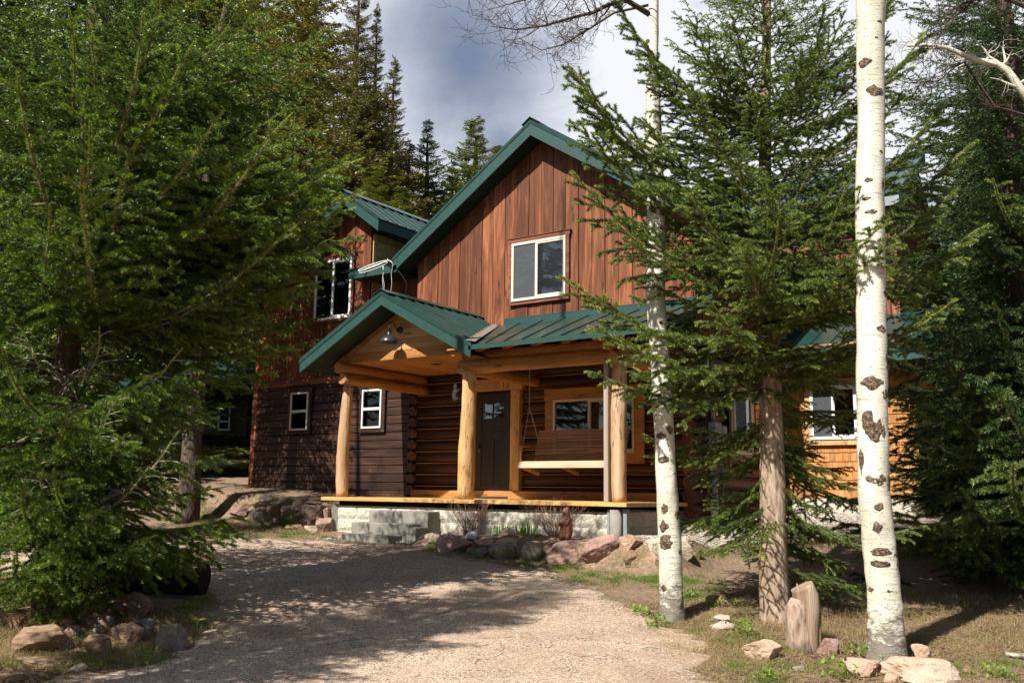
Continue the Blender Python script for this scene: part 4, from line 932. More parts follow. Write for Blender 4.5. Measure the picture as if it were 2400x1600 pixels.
def conifer(name, label, base, H, rad, z0, tr, seed, kinds, n=4, dz=.3, el=(-14, 38), zmax=9.5, group=None, trunk=None, barkm=BARK, skip=None, dead_to=0, cap=94, extra=(), prof=.75, lmin=.35, radf=None):
    rnd = random.Random(seed); base = Vector(base)
    t = thing(name, label, 'spruce', base, group)
    if trunk: P, R = trunk
    else: P = [base+Vector((.03*math.sin(k*1.7+seed)*k, .03*math.cos(k*1.3+seed)*k, -.15+k*(H+.15)/8)) for k in range(9)]; R = [tr*1.15]+[tr*(1-k/8.3) for k in range(1, 9)]
    m, _, _ = trunk_mesh('trunk', P, R, barkm, 24, .07, seed); m.build('trunk', barkm, t, True)
    zs = [p[2] if isinstance(p, tuple) else p.z for p in P]
    def axis_at(z): return Vector((float(np.interp(z, zs, [p[0] for p in P])), float(np.interp(z, zs, [p[1] for p in P])), z)), float(np.interp(z, zs, R))
    cand = []
    z = base.z+z0; az = rnd.uniform(0, 6)
    while z < min(base.z+H-.3, zmax):
        u = (z-base.z)/H
        for k in range(n):
            az += 2*math.pi/n+rnd.uniform(-.35, .35)
            a, r0 = axis_at(z+rnd.uniform(-.1, .1)); L = rad*(1-u)**prof*rnd.uniform(.72, 1.08)
            if radf: L *= radf(a.z, az)
            if L < lmin: L = lmin
            e = math.radians(el[0]+(el[1]-el[0])*u**.8+rnd.uniform(-7, 7))
            if skip and skip(a.z, az, L): continue
            d = Vector((math.cos(az)*math.cos(e), math.sin(az)*math.cos(e), math.sin(e)))
            dd = dead_to and a.z-base.z < dead_to and rnd.random() < .75
            cand.append((a+d*r0*.6, a+d*(r0*.6+L), rnd.uniform(-.25, .25), DEAD if dd else kinds))
        z += dz*rnd.uniform(.8, 1.2)*(1-.35*u); az += .7
    for A, B, ro, kd in extra: cand.insert(0, (A, B, ro, kd or kinds))
    if len(cand) > cap:
        ne = len(extra); rest = sorted(cand[ne:], key=lambda c: -(c[1]-c[0]).length/max(3, (c[1]-CAM).dot(_f))); cand = cand[:ne]+rest[:cap-ne]; rem = rest[cap-ne:]
    else: rem = []
    for A, B, ro, kd in cand:
        me = kd[rnd.randrange(len(kd))]; o = bpy.data.objects.new('branch', me); COL.objects.link(o); o.parent = t
        s = (B-A).length/2.0; o.matrix_local = orient(A-base, B-base, s if s > .35 else s, ro, sy=min(1.5, max(1, .8/max(s, .3)))*rnd.choice((-1, 1)))
    if rem:
        VV, FF, AA, o_ = [], [], [], 0
        for A, B, ro, kd in rem:
            v, f, a = LOWS[rnd.randrange(len(LOWS))]; M = np.array(orient(A-base, B-base, (B-A).length/2.0, ro)); v2 = v@M[:3, :3].T+M[:3, 3]; VV.append(v2); FF.append(f+o_); AA.append(a); o_ += len(v)
        o = link('small_branches', npmesh('small_branches', np.concatenate(VV), np.concatenate(FF), [kinds[0].materials[0]], np.concatenate(AA)), t, kind='stuff')
    return t
def lowspray(sd, **k):
    kw = dict(L=2.0, nl=.032, nw=.013, sp=.0045, lat_sp=.10, lat=.7, sub_sp=.08, droop=.25); kw.update(k)
    NV, NF, NA, WV, WF = spray(sd, **kw); return NV, NF, NA
LOWS = [lowspray(80+k) for k in range(3)]
FARS = [lowspray(90+k, nl=.13, nw=.065, sp=.032, lat_sp=.15, lat=.75, sub_sp=.12, droop=.4) for k in range(3)]
def crown_arrays(H, rad, z0, seed, n=6, dz=.55, el=(-22, 40), prof=.85, src=None, ragged=.3):
    rnd = random.Random(seed); VV, FF, AA, o_ = [], [], [], 0; src = src or FARS
    z = z0; az = 0
    while z < H-.15:
        u = z/H; w = rnd.uniform(1-ragged, 1.05)
        for k in range(n if u < .8 else 5):
            az += 2*math.pi/n+rnd.uniform(-.4, .4); L = max(.16, rad*(1-u)**prof*w*rnd.uniform(.6, 1.12)); e = math.radians(el[0]+(el[1]-el[0])*u+rnd.uniform(-10, 10))
            d = Vector((math.cos(az)*math.cos(e), math.sin(az)*math.cos(e), math.sin(e))); A = Vector((0, 0, z)); v, f, a = src[rnd.randrange(len(src))]
            M = np.array(orient(A, A+d*L, L/2.0, rnd.uniform(-.4, .4), sy=max(1, .5/L))); VV.append(v@M[:3, :3].T+M[:3, 3]); FF.append(f+o_); AA.append(np.clip(a+rnd.uniform(-.12, .12), 0, 1)); o_ += len(v)
        z += dz*rnd.uniform(.75, 1.2)*(1-.45*u)
    # leader
    v, f, a = src[0]; M = np.array(orient(Vector((0, 0, H-.9)), Vector((0.02, 0, H+.15)), .5, 0, Vector((0, 1, 0)), .35)); VV.append(v@M[:3, :3].T+M[:3, 3]); FF.append(f+o_); AA.append(a)
    return np.concatenate(VV), np.concatenate(FF), np.concatenate(AA)
FARK = []
for k, (mat, rg, nn_) in enumerate(((NEEDLE_FAR, .45, 6), (NEEDLE_FARG, .35, 7), (NEEDLE_FAR, .5, 6), (NEEDLE3, .3, 7), (NEEDLE_FARG, .35, 7))):
    V_, F_, A_ = crown_arrays(20, 3.4, 5.6 if k == 4 else .6, 100+k, nn_+1, .46, ragged=rg); cr = npmesh('crown', V_, F_, [mat], A_)
    m = MB(); m.tube([(0, 0, -1), (0, 0, 4), (.05, 0, 12), (0, 0, 19.6)], [.26, .22, .12, .02], 10, True, .05); v = m.v; tm = bpy.data.meshes.new('trunk'); tm.from_pydata(m.v, [], m.f); tm.materials.append(BARKD); FARK.append((cr, tm))
def far_tree(px, py, D, wpx, ywid, label, kind=0, name='distant_spruce', group='spruces behind the cabin'):
    """tree whose tip stands at that bearing; wpx = crown half width at picture row ywid"""
    tip = on_d(px, py, D); gb = gzf(tip.x, tip.y); H = tip.z-gb; w = on_d(px+wpx, ywid, D); zz = w.z-gb; half = (w-on_d(px, ywid, D)).length
    u = max(.1, 1-zz/H); rad = 1.55*half/(u**.85); s = H/20; sr = rad/3.4
    t = thing(name, label, 'spruce', (tip.x, tip.y, gb), group); rz = (px*.37) % 6.28
    for nm, me in zip(('crown', 'trunk'), FARK[kind]):
        o = bpy.data.objects.new(nm, me); COL.objects.link(o); o.parent = t; o.scale = (sr, sr, s) if nm == 'crown' else (sr, sr, s*.97); o.rotation_euler.z = rz
    return t
# ---- hero trees
# middle spruce between the aspens
def px_trunk(D, rows):
    P, R = [], []
    for x, y, w in rows:
        p = on_d(x, y, D); P.append(p); R.append(w/2/FPX*(p-CAM).dot(_f))
    return P, R
gb = on_g(1820, 1455); Dm = gb.dot(FH)-CAM.dot(FH)
P, R = px_trunk(Dm, [(1822, 1480, 84), (1818, 1440, 76), (1812, 1340, 66), (1811, 1150, 60), (1807, 1000, 53), (1806, 900, 50), (1799, 650, 41), (1792, 480, 32), (1794, 250, 24), (1798, 0, 18), (1800, -350, 10), (1800, -600, 4)])
Hm = P[-1].z-gb.z
def T(D, x, y): return on_d(x, y, D)
def axM(z): return Vector((float(np.interp(z, [p.z for p in P], [p.x for p in P])), float(np.interp(z, [p.z for p in P], [p.y for p in P])), z))
ex = []
for ty, tx, D_, y0 in ((450, 1315, Dm-.7, 640), (190, 1312, Dm-.5, 470), (200, 1315, Dm+.2, 520), (325, 1318, Dm-.2, 560), (690, 1305, Dm-.4, 790), (800, 1375, Dm-.8, 850), (900, 1380, Dm-.3, 905), (560, 1420, Dm-1.0, 660), (130, 1480, Dm-.5, 380),
                   (20, 1420, Dm-.2, 300), (60, 1600, Dm-1, 330), (1090, 1520, Dm+.2, 1000), (1250, 1600, Dm+.1, 1180), (1310, 1640, Dm-.5, 1200), (720, 1640, Dm-1.3, 800), (600, 1730, Dm-1.6, 760), (620, 2130, Dm-.9, 760), (480, 2250, Dm-.5, 640), (280, 2230, Dm+.2, 520), (110, 2180, Dm+.1, 330), (760, 2060, Dm-1.2, 850), (850, 2030, Dm-.9, 880), (1150, 2010, Dm+.2, 1060), (1290, 1990, Dm+.1, 1150), (380, 2290, Dm-.2, 560), (560, 2330, Dm-.4, 700), (40, 1700, Dm-1.2, 330), (120, 1880, Dm-1.2, 380), (610, 2105, 8.15, 700), (550, 2085, 8.2, 690), (660, 1990, 8.6, 760), (1000, 1965, Dm+.3, 940), (1110, 2000, Dm+.2, 1040), (1210, 1950, Dm, 1120), (950, 1900, Dm-.5, 900), (1080, 1900, Dm+.6, 1000), (1180, 1690, Dm+.3, 1090), (1050, 1670, Dm+.3, 980), (900, 1680, Dm-.2, 860), (830, 1880, Dm-1, 800), (740, 1920, Dm-1.1, 740), (880, 1560, Dm-.3, 850), (1060, 1570, Dm+.5, 980), (1130, 1620, Dm+.7, 1040), (1240, 1590, Dm+.6, 1130), (1300, 1690, Dm+.5, 1180), (1280, 1920, Dm+.5, 1150), (1340, 1980, Dm+.6, 1200), (1120, 1870, Dm+.8, 1030), (1010, 1850, Dm+.6, 930), (1190, 2060, Dm+.8, 1080), (30, 1950, Dm-.3, 280), (240, 1960, Dm-1.2, 470), (230, 1620, Dm-1.3, 470), (360, 1700, Dm-1.4, 560), (380, 1900, Dm-1.4, 570), (470, 1600, Dm-1.3, 640), (560, 1960, Dm-1.3, 690), (20, 2110, Dm+.1, 250)):
    a = on_d(1800, y0, Dm); B = T(D_, tx, ty); ex.append((axM(a.z), B, random.uniform(-.2, .2), None))
conifer('spruce_tree', 'open-branched spruce with bare lower trunk standing between the two white aspens', gb, Hm, 2.3, .55, .16, 21, SPR, 4, .29, (-12, 40), 8.6, None, (P, R), BARK, extra=ex, prof=.55,
        radf=lambda z, az: .75 if z < 2.6 else 1, dead_to=.5, skip=lambda z, az, L: (z < 3.6 and math.cos(az+math.pi/2-.2) > .35) or (z < 3.6 and int(az*7) % 3 == 0), cap=99)
# big spruce on the left
def root_on(D, x, rows): return px_trunk(D, [(x+dx, y, w) for dx, y, w in rows])
gl = Vector((-10.1, 5.65, gzf(-10.1, 5.65))); Dl = gl.dot(FH)
PL = [gl+Vector((.02*math.sin(k*1.7), .02*math.cos(k*2.1), -.15+k*1.9)) for k in range(10)]; RL = [.17, .135, .125, .115, .105, .095, .08, .06, .04, .01]
ex = []
def axL(z): return Vector((gl.x, gl.y, z))
def hero(ty, tx, D_, dz, ro=None, kd=None): B = on_d(tx, ty, D_); return (axL(max(gl.z+.5, B.z-dz)), B, ro if ro is not None else random.uniform(-.25, .25), kd)
random.seed(77)
for ty, tx, D_, dz in ((430, 820, 10.6, .5), (90, 790, 10.2, .6), (25, 700, 10.4, .9), (200, 765, 10.6, .3), (595, 800, 10.8, -.1), (560, 690, 9.4, .9), (330, 715, 9.2, 1.2), (700, 745, 10.5, -.3), (860, 700, 11, -.5), (905, 640, 10.6, -.5), (500, 800, 10.9, .2), (380, 800, 11.0, .3), (620, 740, 10.9, -.1), (680, 700, 11.1, -.2), (800, 690, 11.2, -.4), (280, 740, 10.9, .4), (420, 740, 10.3, .3), (455, 800, 11.4, .2), (510, 815, 11.6, .1), (560, 790, 11.4, .1), (470, 740, 11.8, .2), (540, 730, 11.7, 0), (420, 790, 11.8, .3), (610, 700, 11.7, -.1), (720, 720, 11.8, -.2), (430, 860, 10.4, .4), (480, 850, 10.2, .3), (540, 835, 10.6, .1), (395, 845, 10.8, .4), (600, 850, 10.5, 0), (660, 775, 10.6, -.1),
    (60, 315, 8.0, 1.3), (215, 85, 7.6, 1.3), (300, 500, 8.4, .6), (395, 360, 7.8, .1), (450, 250, 7.6, .6), (150, 480, 8.6, .8), (110, 560, 9.2, .6), (300, 650, 9.8, .4), (480, 560, 9.6, .4), (170, 620, 10.2, .3), (520, 620, 10.0, .0), (640, 610, 10.2, -.2), (770, 610, 10.4, -.3),
    (60, 130, 8.0, .3), (520, 60, 7.8, .4), (560, 150, 8.2, .3), (650, 430, 9.2, .2), (780, 500, 10.4, -.2), (340, 180, 7.8, .2), (240, 430, 8.6, .5), (20, 420, 8.8, .5), (250, 230, 8.2, .2), (700, 330, 9.5, .2), (20, 250, 8.6, .4), (80, 205, 8.4, .5), (-40, 240, 8.8, .3), (1, 330, 8.8, .5)):
    ex.append(hero(ty, tx, D_, dz, kd=FIR))
for ty, tx, D_, dz in ((800, 230, 8.8, .1), (850, 420, 9.0, .3), (1050, 420, 9.0, .5), (1130, 330, 8.8, .3), (1100, 60, 8.6, .3), (690, 540, 9.8, .3), (790, 20, 8.6, .0), (960, 300, 8.8, .3)):
    ex.append(hero(ty, tx, D_, dz, kd=DEAD))
for ty, tx, D_, dz in ((905, 450, 9.0, -.3), (920, 370, 8.6, -.2), (1104, 486, 8.9, -.35), (1003, 113, 7.8, -.1), (870, 40, 7.8, .1), (1290, 540, 9.2, -.3), (1250, 560, 9.6, -.4), (1180, 520, 10.0, -.4), (1300, 370, 8.7, -.2), (1330, 180, 8.4, -.1), (1240, 250, 8.2, -.1), (1150, 170, 8.0, 0), (1060, 330, 8.6, -.2), (1380, 120, 8.6, -.1), (1350, 30, 8.4, -.1), (1190, 60, 8.0, 0), (1010, 250, 8.3, -.2), (1200, 400, 8.8, -.3), (1320, 470, 9.4, -.3), (980, 420, 9.4, -.2), (1420, 220, 8.9, -.05)):
    ex.append(hero(ty, tx, D_, dz, kd=FIR))
conifer('spruce_tree', 'huge dense bright green spruce filling the left foreground', gl, 17, 3.3, .5, .15, 31, FIR, 4, .36, (-16, 30), 7.6, None, (PL, RL), BARKD, extra=ex, prof=.35, dead_to=1.2, cap=99, radf=lambda z, az: 1 if math.cos(az-YAW) < .3 else (.5 if z < 2.4 else .68 if z < 3.4 else .9),
        skip=lambda z, az, L: z < 5 and math.cos(az-math.atan2(-.50, .86)) > .75)
conifer('spruce_tree', 'dark-trunked spruce close to the left corner of the plank wing', (-17.0, 12.4, gzf(-17, 12.4)), 15.5, 3.1, 4.2, .22, 41, FIR, 5, .44, (-22, 22), 11.5, None, None, BARKD, prof=.42, cap=98)
conifer('spruce_tree', 'dark spruce standing left of and behind the huge bright spruce', (-15.4, 6.6, gzf(-15.4, 6.6)), 15, 2.8, .7, .2, 43, DRK, 5, .42, (-20, 25), 9.5, None, None, BARKD, prof=.6, cap=98)
# right-hand dark spruce
xr = on_d(2440, 1300, 13.0); gr = Vector((xr.x, xr.y, gzf(xr.x, xr.y)))
exr = []
random.seed(5)
for ty, tx, D_ in ((780, 2150, 11.6), (860, 2200, 11.0), (990, 2150, 11.2), (1050, 2250, 10.8), (1180, 2170, 11.6), (1270, 2200, 11.0), (640, 2140, 12.4), (500, 2180, 12.6), (1320, 2260, 10.8), (930, 2330, 10.4), (1110, 2100, 12.2), (380, 2230, 12.8), (700, 2250, 11.6), (820, 2090, 12.6), (760, 2300, 10.2), (900, 2260, 9.9), (1000, 2330, 9.8), (1080, 2180, 10.6), (1200, 2300, 9.9), (1150, 2380, 9.6), (560, 2300, 11), (450, 2350, 11), (950, 2110, 11.8), (1250, 2120, 11.2)):
    B = on_d(tx, ty, D_); exr.append((Vector((gr.x, gr.y, max(gr.z+.4, B.z+random.uniform(0, .5)))), B, random.uniform(-.2, .2), SPR if ty % 4 else DRK))  # paler needle colour on most of these boughs stands in for sunlight
conifer('spruce_tree', 'tall dense dark blue-green spruce at the right edge', gr, 14, 2.7, .35, .2, 51, DRK, 6, .3, (-20, 30), 9.5, None, None, BARKD, extra=exr, prof=.62, cap=98)
# spruces just out of frame on the left whose shade falls on the driveway
conifer('spruce_tree', 'spruce left of the driveway close to the camera, its crown held high', (-7.1, 1.2, 0), 10.5, 2.1, 3.6, .14, 61, DRK, 6, .34, (-10, 25), 10.2, None, None, BARKD, prof=.5, cap=98)
conifer('young_spruce', 'young spruce left of the driveway in front of the low rocks', (-9.6, -.6, 0), 5.6, 1.5, .5, .07, 64, DRK, 6, .35, (-10, 30), 6, None, None, BARKD, prof=.7, cap=80)
# ---- spruces behind
for q in ((730, -260, 36, 150, 300, 'tallest olive spruce left of the sky opening', 0), (845, -90, 33, 95, 330, 'broad olive-brown spruce beside the sky opening', 2), (885, 10, 34, 60, 350, 'slim spruce with its tip near the top of the sky opening', 0), (925, 135, 37, 60, 380, 'narrow pointed spruce above the left wing roof', 2),
          (1003, 282, 41, 52, 430, 'dark narrow spruce left of the small distant spruce', 3), (960, 330, 35, 52, 470, 'olive spruce just above the wing roof ridge', 0), (880, 395, 31, 60, 480, 'young yellow-green spruce peeking over the wing roof', 1), (940, 440, 30, 40, 505, 'small yellow-green spruce low behind the wing roof', 1),
          (1117, 278, 40, 95, 470, 'lone pointed spruce left of the gable peak', 1), (1172, 345, 42, 60, 440, 'small spruce partly hidden by the gable roof edge', 1), (1062, 380, 43, 45, 480, 'short spruce between the dark narrow one and the lone one', 1),
          (600, -200, 42, 170, 400, 'wide olive spruce rising behind the left wing', 4), (520, -300, 42, 200, 500, 'tall olive spruce behind the huge bright spruce', 4), (400, -250, 40, 220, 600, 'dense green spruce behind the huge bright spruce', 4), (250, -300, 38, 240, 600, 'broad dark spruce in the left background', 3), (60, -280, 24, 260, 600, 'broad spruce at the left edge of the background', 3), (-120, -300, 22, 260, 600, 'dark spruce beyond the left edge', 3),
          (2210, 560, 30, 120, 800, 'bright green young spruce behind the right roof', 1), (2120, 600, 27, 90, 800, 'bright young spruce between the cabin and the dark spruce', 1), (2330, -60, 24, 170, 500, 'blue-green spruce behind the right-edge spruce', 3), (2480, -300, 20, 260, 700, 'dark spruce beyond the right edge', 3), (2060, 690, 32, 90, 900, 'dark spruce low behind the shingled room', 3), (2300, 420, 26, 160, 900, 'dark spruce filling the gap behind the right-edge spruce', 3)):
    far_tree(*q)
# edge of the wood behind the camera, mirrored in the window panes
for k, (x, y, h_, kd) in enumerate(((-24, -17, 12, 0), (-19, -20, 14, 1), (-14.5, -18, 13, 3), (-10.5, -21, 15, 2), (-6, -18.5, 13, 1), (-2, -20, 14, 3), (2.5, -18, 13, 0), (7, -17, 13, 2), (12, -14, 12, 1), (15, -8, 12, 3), (17, -1, 12, 1), (17, 6, 12, 0))):
    t = thing('distant_spruce', 'spruce behind the camera, '+('first', 'second', 'third', 'fourth', 'fifth', 'sixth', 'seventh', 'eighth', 'ninth', 'tenth', 'eleventh', 'twelfth')[k]+' of the row from the left side round to the right', 'spruce', (x, y, 0), 'spruces behind the camera')
    for nm, me in zip(('crown', 'trunk'), FARK[kd]):
        o = bpy.data.objects.new(nm, me); COL.objects.link(o); o.parent = t; o.scale = (.9, .9, h_/20); o.rotation_euler.z = k
# low undergrowth conifers on the right so that no open horizon shows
for k, (px, D, H_, r_) in enumerate(((2230, 17, 3.4, 1.5), (2130, 19, 3.0, 1.4), (2380, 15, 3.0, 1.5))):
    p = on_d(px, 1200, D); g0 = gzf(p.x, p.y)
    conifer('young_spruce', ('low dark young spruce behind the right aspen', 'small young spruce right of the shingled room', 'low dark young spruce at the right edge')[k], (p.x, p.y, g0), H_, r_, .15, .05, 71+k, DRK, 6, .3, (-5, 40), 6, None, None, BARKD, prof=.7, cap=60)
# ---- aspens
def aspen(label, D, rows, seed, scars, extra_top):
    Pp, Rr = px_trunk(D, rows); b = Vector((Pp[1].x, Pp[1].y, gzf(Pp[1].x, Pp[1].y)))
    t = thing('aspen_tree', label, 'aspen', b); m, _, _ = trunk_mesh('trunk', Pp, Rr, ASPEN, 40, .09, seed, 8); m.build('trunk', ASPEN, t, True)
    rnd = random.Random(seed)
    for x, y, w, h in scars:
        dr = ray(x, y); p = on_d(x, y, D); zs = [q.z for q in Pp]; c = Vector((float(np.interp(p.z, zs, [q.x for q in Pp])), float(np.interp(p.z, zs, [q.y for q in Pp])), p.z)); r = float(np.interp(p.z, zs, Rr))
        off = (p-c).dot(RH); off = max(-.93*r, min(.93*r, off)); ang = math.asin(off/r); sc = D/FPX; hw, hh = 1.15*w*sc/2, 1.15*h*sc/2
        nr, na = 5, 26; vs = []; fs = []; ph = rnd.uniform(0, 50)
        for i in range(nr+1):
            for j in range(na):
                th = 2*math.pi*j/na; q1 = max(.4, 1+.45*mnoise.noise(Vector((math.cos(th)*1.2, math.sin(th)*1.2, ph)))+.2*mnoise.noise(Vector((math.cos(th)*4, math.sin(th)*4, ph+9)))); ro = i/nr
                u = ro*q1*math.cos(th); v_ = ro*q1*math.sin(th)*(1-.35*abs(math.cos(th))); a = ang+u*hw/r; z = p.z+v_*hh; e = 1-ro
                hgt = .0015+.06*min(hw, hh)*min(1, e*1.6)*(.7+.9*mnoise.noise(Vector((u*4+x, v_*4, y*.1))))-(.012 if i == nr else 0)
                cx = c+(RH*math.sin(a)-FH*math.cos(a))*(r*1.02+hgt); vs.append((cx.x, cx.y, z))
        fs = [(i*na+j, i*na+(j+1) % na, (i+1)*na+(j+1) % na, (i+1)*na+j) for i in range(nr) for j in range(na)]
        q = MB(); q.add(vs, fs, rnd.random()); q.build('bark_scar', SCAR, t, True)
    return t, Pp, Rr
Da = on_g(2080, 1545).dot(FH)
aR, PR_, RR_ = aspen('thick white aspen trunk at the right with big black scars, in front of everything', Da,
    [(2084, 1600, 110), (2081, 1552, 95), (2076, 1480, 82), (2073, 1400, 77), (2063, 1300, 75), (2048, 1150, 71), (2045, 1000, 69), (2044, 900, 69), (2042, 700, 65), (2041, 600, 64), (2038, 450, 65), (2042, 300, 60), (2041, 150, 62), (2041, 0, 64), (2035, -300, 58), (2030, -900, 45), (2030, -1500, 20)], 7,
    [(2030, 1000, 48, 92), (2028, 898, 52, 34), (2064, 925, 22, 24), (2040, 1120, 50, 34), (2075, 1130, 22, 40), (2045, 1186, 24, 20), (2044, 1234, 24, 28), (2052, 1290, 52, 18), (2087, 1298, 20, 14), (2050, 1318, 46, 16), (2095, 1322, 18, 20), (2018, 155, 34, 26), (2040, 225, 40, 34), (2075, 265, 16, 44), (2024, 431, 20, 12), (2020, 474, 22, 12), (2060, 440, 14, 30), (2030, 505, 36, 12), (2050, 65, 14, 7), (2042, 103, 9, 6), (2054, 365, 12, 7), (2055, 775, 26, 18), (2012, 1080, 14, 70), (2070, 690, 30, 22), (2058, 1012, 12, 30), (2070, 850, 14, 40), (2035, 1378, 16, 8), (2070, 1380, 14, 8)], None)
Db = on_g(1576, 1452).dot(FH)
aL, PL_, RL2 = aspen('slimmer white aspen trunk in front of the porch corner', Db,
    [(1577, 1490, 72), (1575, 1452, 62), (1573, 1400, 56), (1571, 1280, 54), (1563, 1150, 49), (1556, 1000, 46), (1544, 800, 44), (1536, 700, 44), (1537, 600, 43), (1538, 480, 43), (1535, 380, 38), (1532, 290, 36), (1529, 150, 28), (1532, 0, 23), (1528, -300, 16), (1530, -600, 6)], 9,
    [(1545, 1022, 28, 16), (1567, 1008, 20, 24), (1553, 1078, 30, 16), (1577, 1113, 12, 14), (1554, 1192, 16, 24), (1585, 1205, 20, 22), (1552, 1232, 24, 26), (1556, 1268, 40, 34), (1590, 1290, 10, 12), (1548, 905, 12, 7), (1560, 952, 10, 7), (1528, 492, 24, 26), (1550, 500, 16, 26), (1547, 540, 18, 12), (1560, 870, 12, 20), (1536, 330, 18, 16), (1545, 305, 22, 14), (1552, 1375, 14, 14), (1545, 760, 10, 6)], None)
def twigs(parent, name, pts, r0, r1, mat, seed, depth=3, blen=.9, gen=5, buds=None, spread=.9, gravity=0):
    """a limb with forking bare twigs, one mesh"""
    rnd = random.Random(seed); m = MB()
    def grow(P, ra, rb, lv):
        n = len(P); m.tube(P, [ra+(rb-ra)*i/(n-1) for i in range(n)], 8 if lv == 0 else 5 if lv == 1 else 4, lv < 2, .05 if lv == 0 else 0, seed)
        if lv >= depth: return
        L = sum((P[i+1]-P[i]).length for i in range(n-1)); k = int(gen*1.3*max(.5, L/blen) if lv == 0 else gen*.62)
        for _ in range(max(2, k)):
            t = rnd.uniform(.18 if lv == 0 else .25, .97)*(n-1); i = min(n-2, int(t)); p = P[i].lerp(P[i+1], t-i); ax = (P[i+1]-P[i]).normalized()
            d = (ax*rnd.uniform(.5, 1)+Vector((rnd.gauss(0, spread), rnd.gauss(0, spread), rnd.gauss(.05, spread*.8)))).normalized()
            l = blen*(.62**lv)*rnd.uniform(.4, 1.1); Q = [p]; dd = d
            for s in range(6): dd = (dd+Vector((rnd.gauss(0, .22), rnd.gauss(0, .22), rnd.gauss(gravity, .22)))).normalized(); Q.append(Q[-1]+dd*l/6)
            rr = (ra+(rb-ra)*t/(n-1))*.5; grow(Q, max(.0022, rr), .0013, lv+1)
    grow([Vector(p) for p in pts], r0, r1, 0); return m.build(name, mat, parent, True)
A0 = lambda z, Pq: Vector((float(np.interp(z, [q.z for q in Pq], [q.x for q in Pq])), float(np.interp(z, [q.z for q in Pq], [q.y for q in Pq])), z))
def limb_px(D, L, seed, parent, start, **k):
    P = [start]+[on_d(x, y, D+dd) for x, y, dd in L]; return twigs(parent, 'limb', P, **k, seed=seed)
limb_px(Db, [(1470, 2, -.1), (1425, 12, -.2), (1390, 30, -.3), (1340, 42, -.3), (1280, 60, -.35), (1210, 70, -.4), (1150, 62, -.4)], 3, aL, A0(on_d(1530, 40, Db).z, PL_), r0=.035, r1=.004, mat=BARET, depth=3, blen=.62, gen=6, spread=.75)
limb_px(Db, [(1440, 30, .2), (1370, 75, .2), (1320, 105, .15), (1270, 118, .1), (1215, 90, 0)], 4, aL, A0(on_d(1530, 10, Db).z, PL_), r0=.018, r1=.003, mat=BARET, depth=3, blen=.5, gen=6, spread=.75)
limb_px(Db, [(1480, -60, -.2), (1400, -40, -.4), (1320, -20, -.4), (1230, 0, -.5), (1140, 25, -.5)], 5, aL, A0(on_d(1530, -120, Db).z, PL_), r0=.03, r1=.003, mat=BARET, depth=3, blen=.6, gen=6, spread=.75)
limb_px(Da, [(2060, -5, .1), (2100, -10, .2), (2160, -30, .3)], 6, aR, A0(on_d(2045, 10, Da).z, PR_), r0=.02, r1=.006, mat=BARET, depth=2, blen=.5, gen=3, spread=.6)
# aspen at the right edge: leaning trunk with a long bare limb
pa = on_d(2500, 1300, 11.4)
tR = thing('aspen_tree', 'leaning aspen at the right edge with long bare grey limbs against the sky', 'aspen', (pa.x, pa.y, gzf(pa.x, pa.y)))
Pt = [Vector((pa.x, pa.y, gzf(pa.x, pa.y)-.1))]+[on_d(x, y, 11.4) for x, y in ((2500, 900), (2490, 500), (2480, 260), (2500, 120), (2530, -200))]
m, _, _ = trunk_mesh('trunk', Pt, [.13, .12, .11, .10, .09, .05], ASPEN, 20, .05, 3, 5); m.build('trunk', ASPEN, tR, True)
s0 = on_d(2480, 300, 11.4)
twigs(tR, 'limb', [s0]+[on_d(x, y, 11.2) for x, y in ((2410, 235), (2382, 195), (2360, 165), (2335, 150), (2290, 142), (2255, 128), (2220, 112), (2180, 106), (2125, 107))], .06, .018, ASPEN, 8, 3, .6, 4, spread=.7, gravity=-.06)
twigs(tR, 'limb', [on_d(2510, 60, 11.4)]+[on_d(x, y, 11.2) for x, y in ((2340, -10), (2280, 0), (2262, 22), (2235, 40), (2225, 60), (2205, 85), (2170, 120))], .03, .004, BARET, 12, 3, .7, 6, spread=.8, gravity=-.08)
twigs(tR, 'limb', [on_d(2480, 280, 11.4), on_d(2400, 270, 11.2)]+[on_d(x, y, 11.0) for x, y in ((2330, 250), (2260, 145), (2235, 160), (2200, 190), (2130, 195), (2095, 185))], .022, .004, BARET, 14, 3, .5, 5, spread=.7)
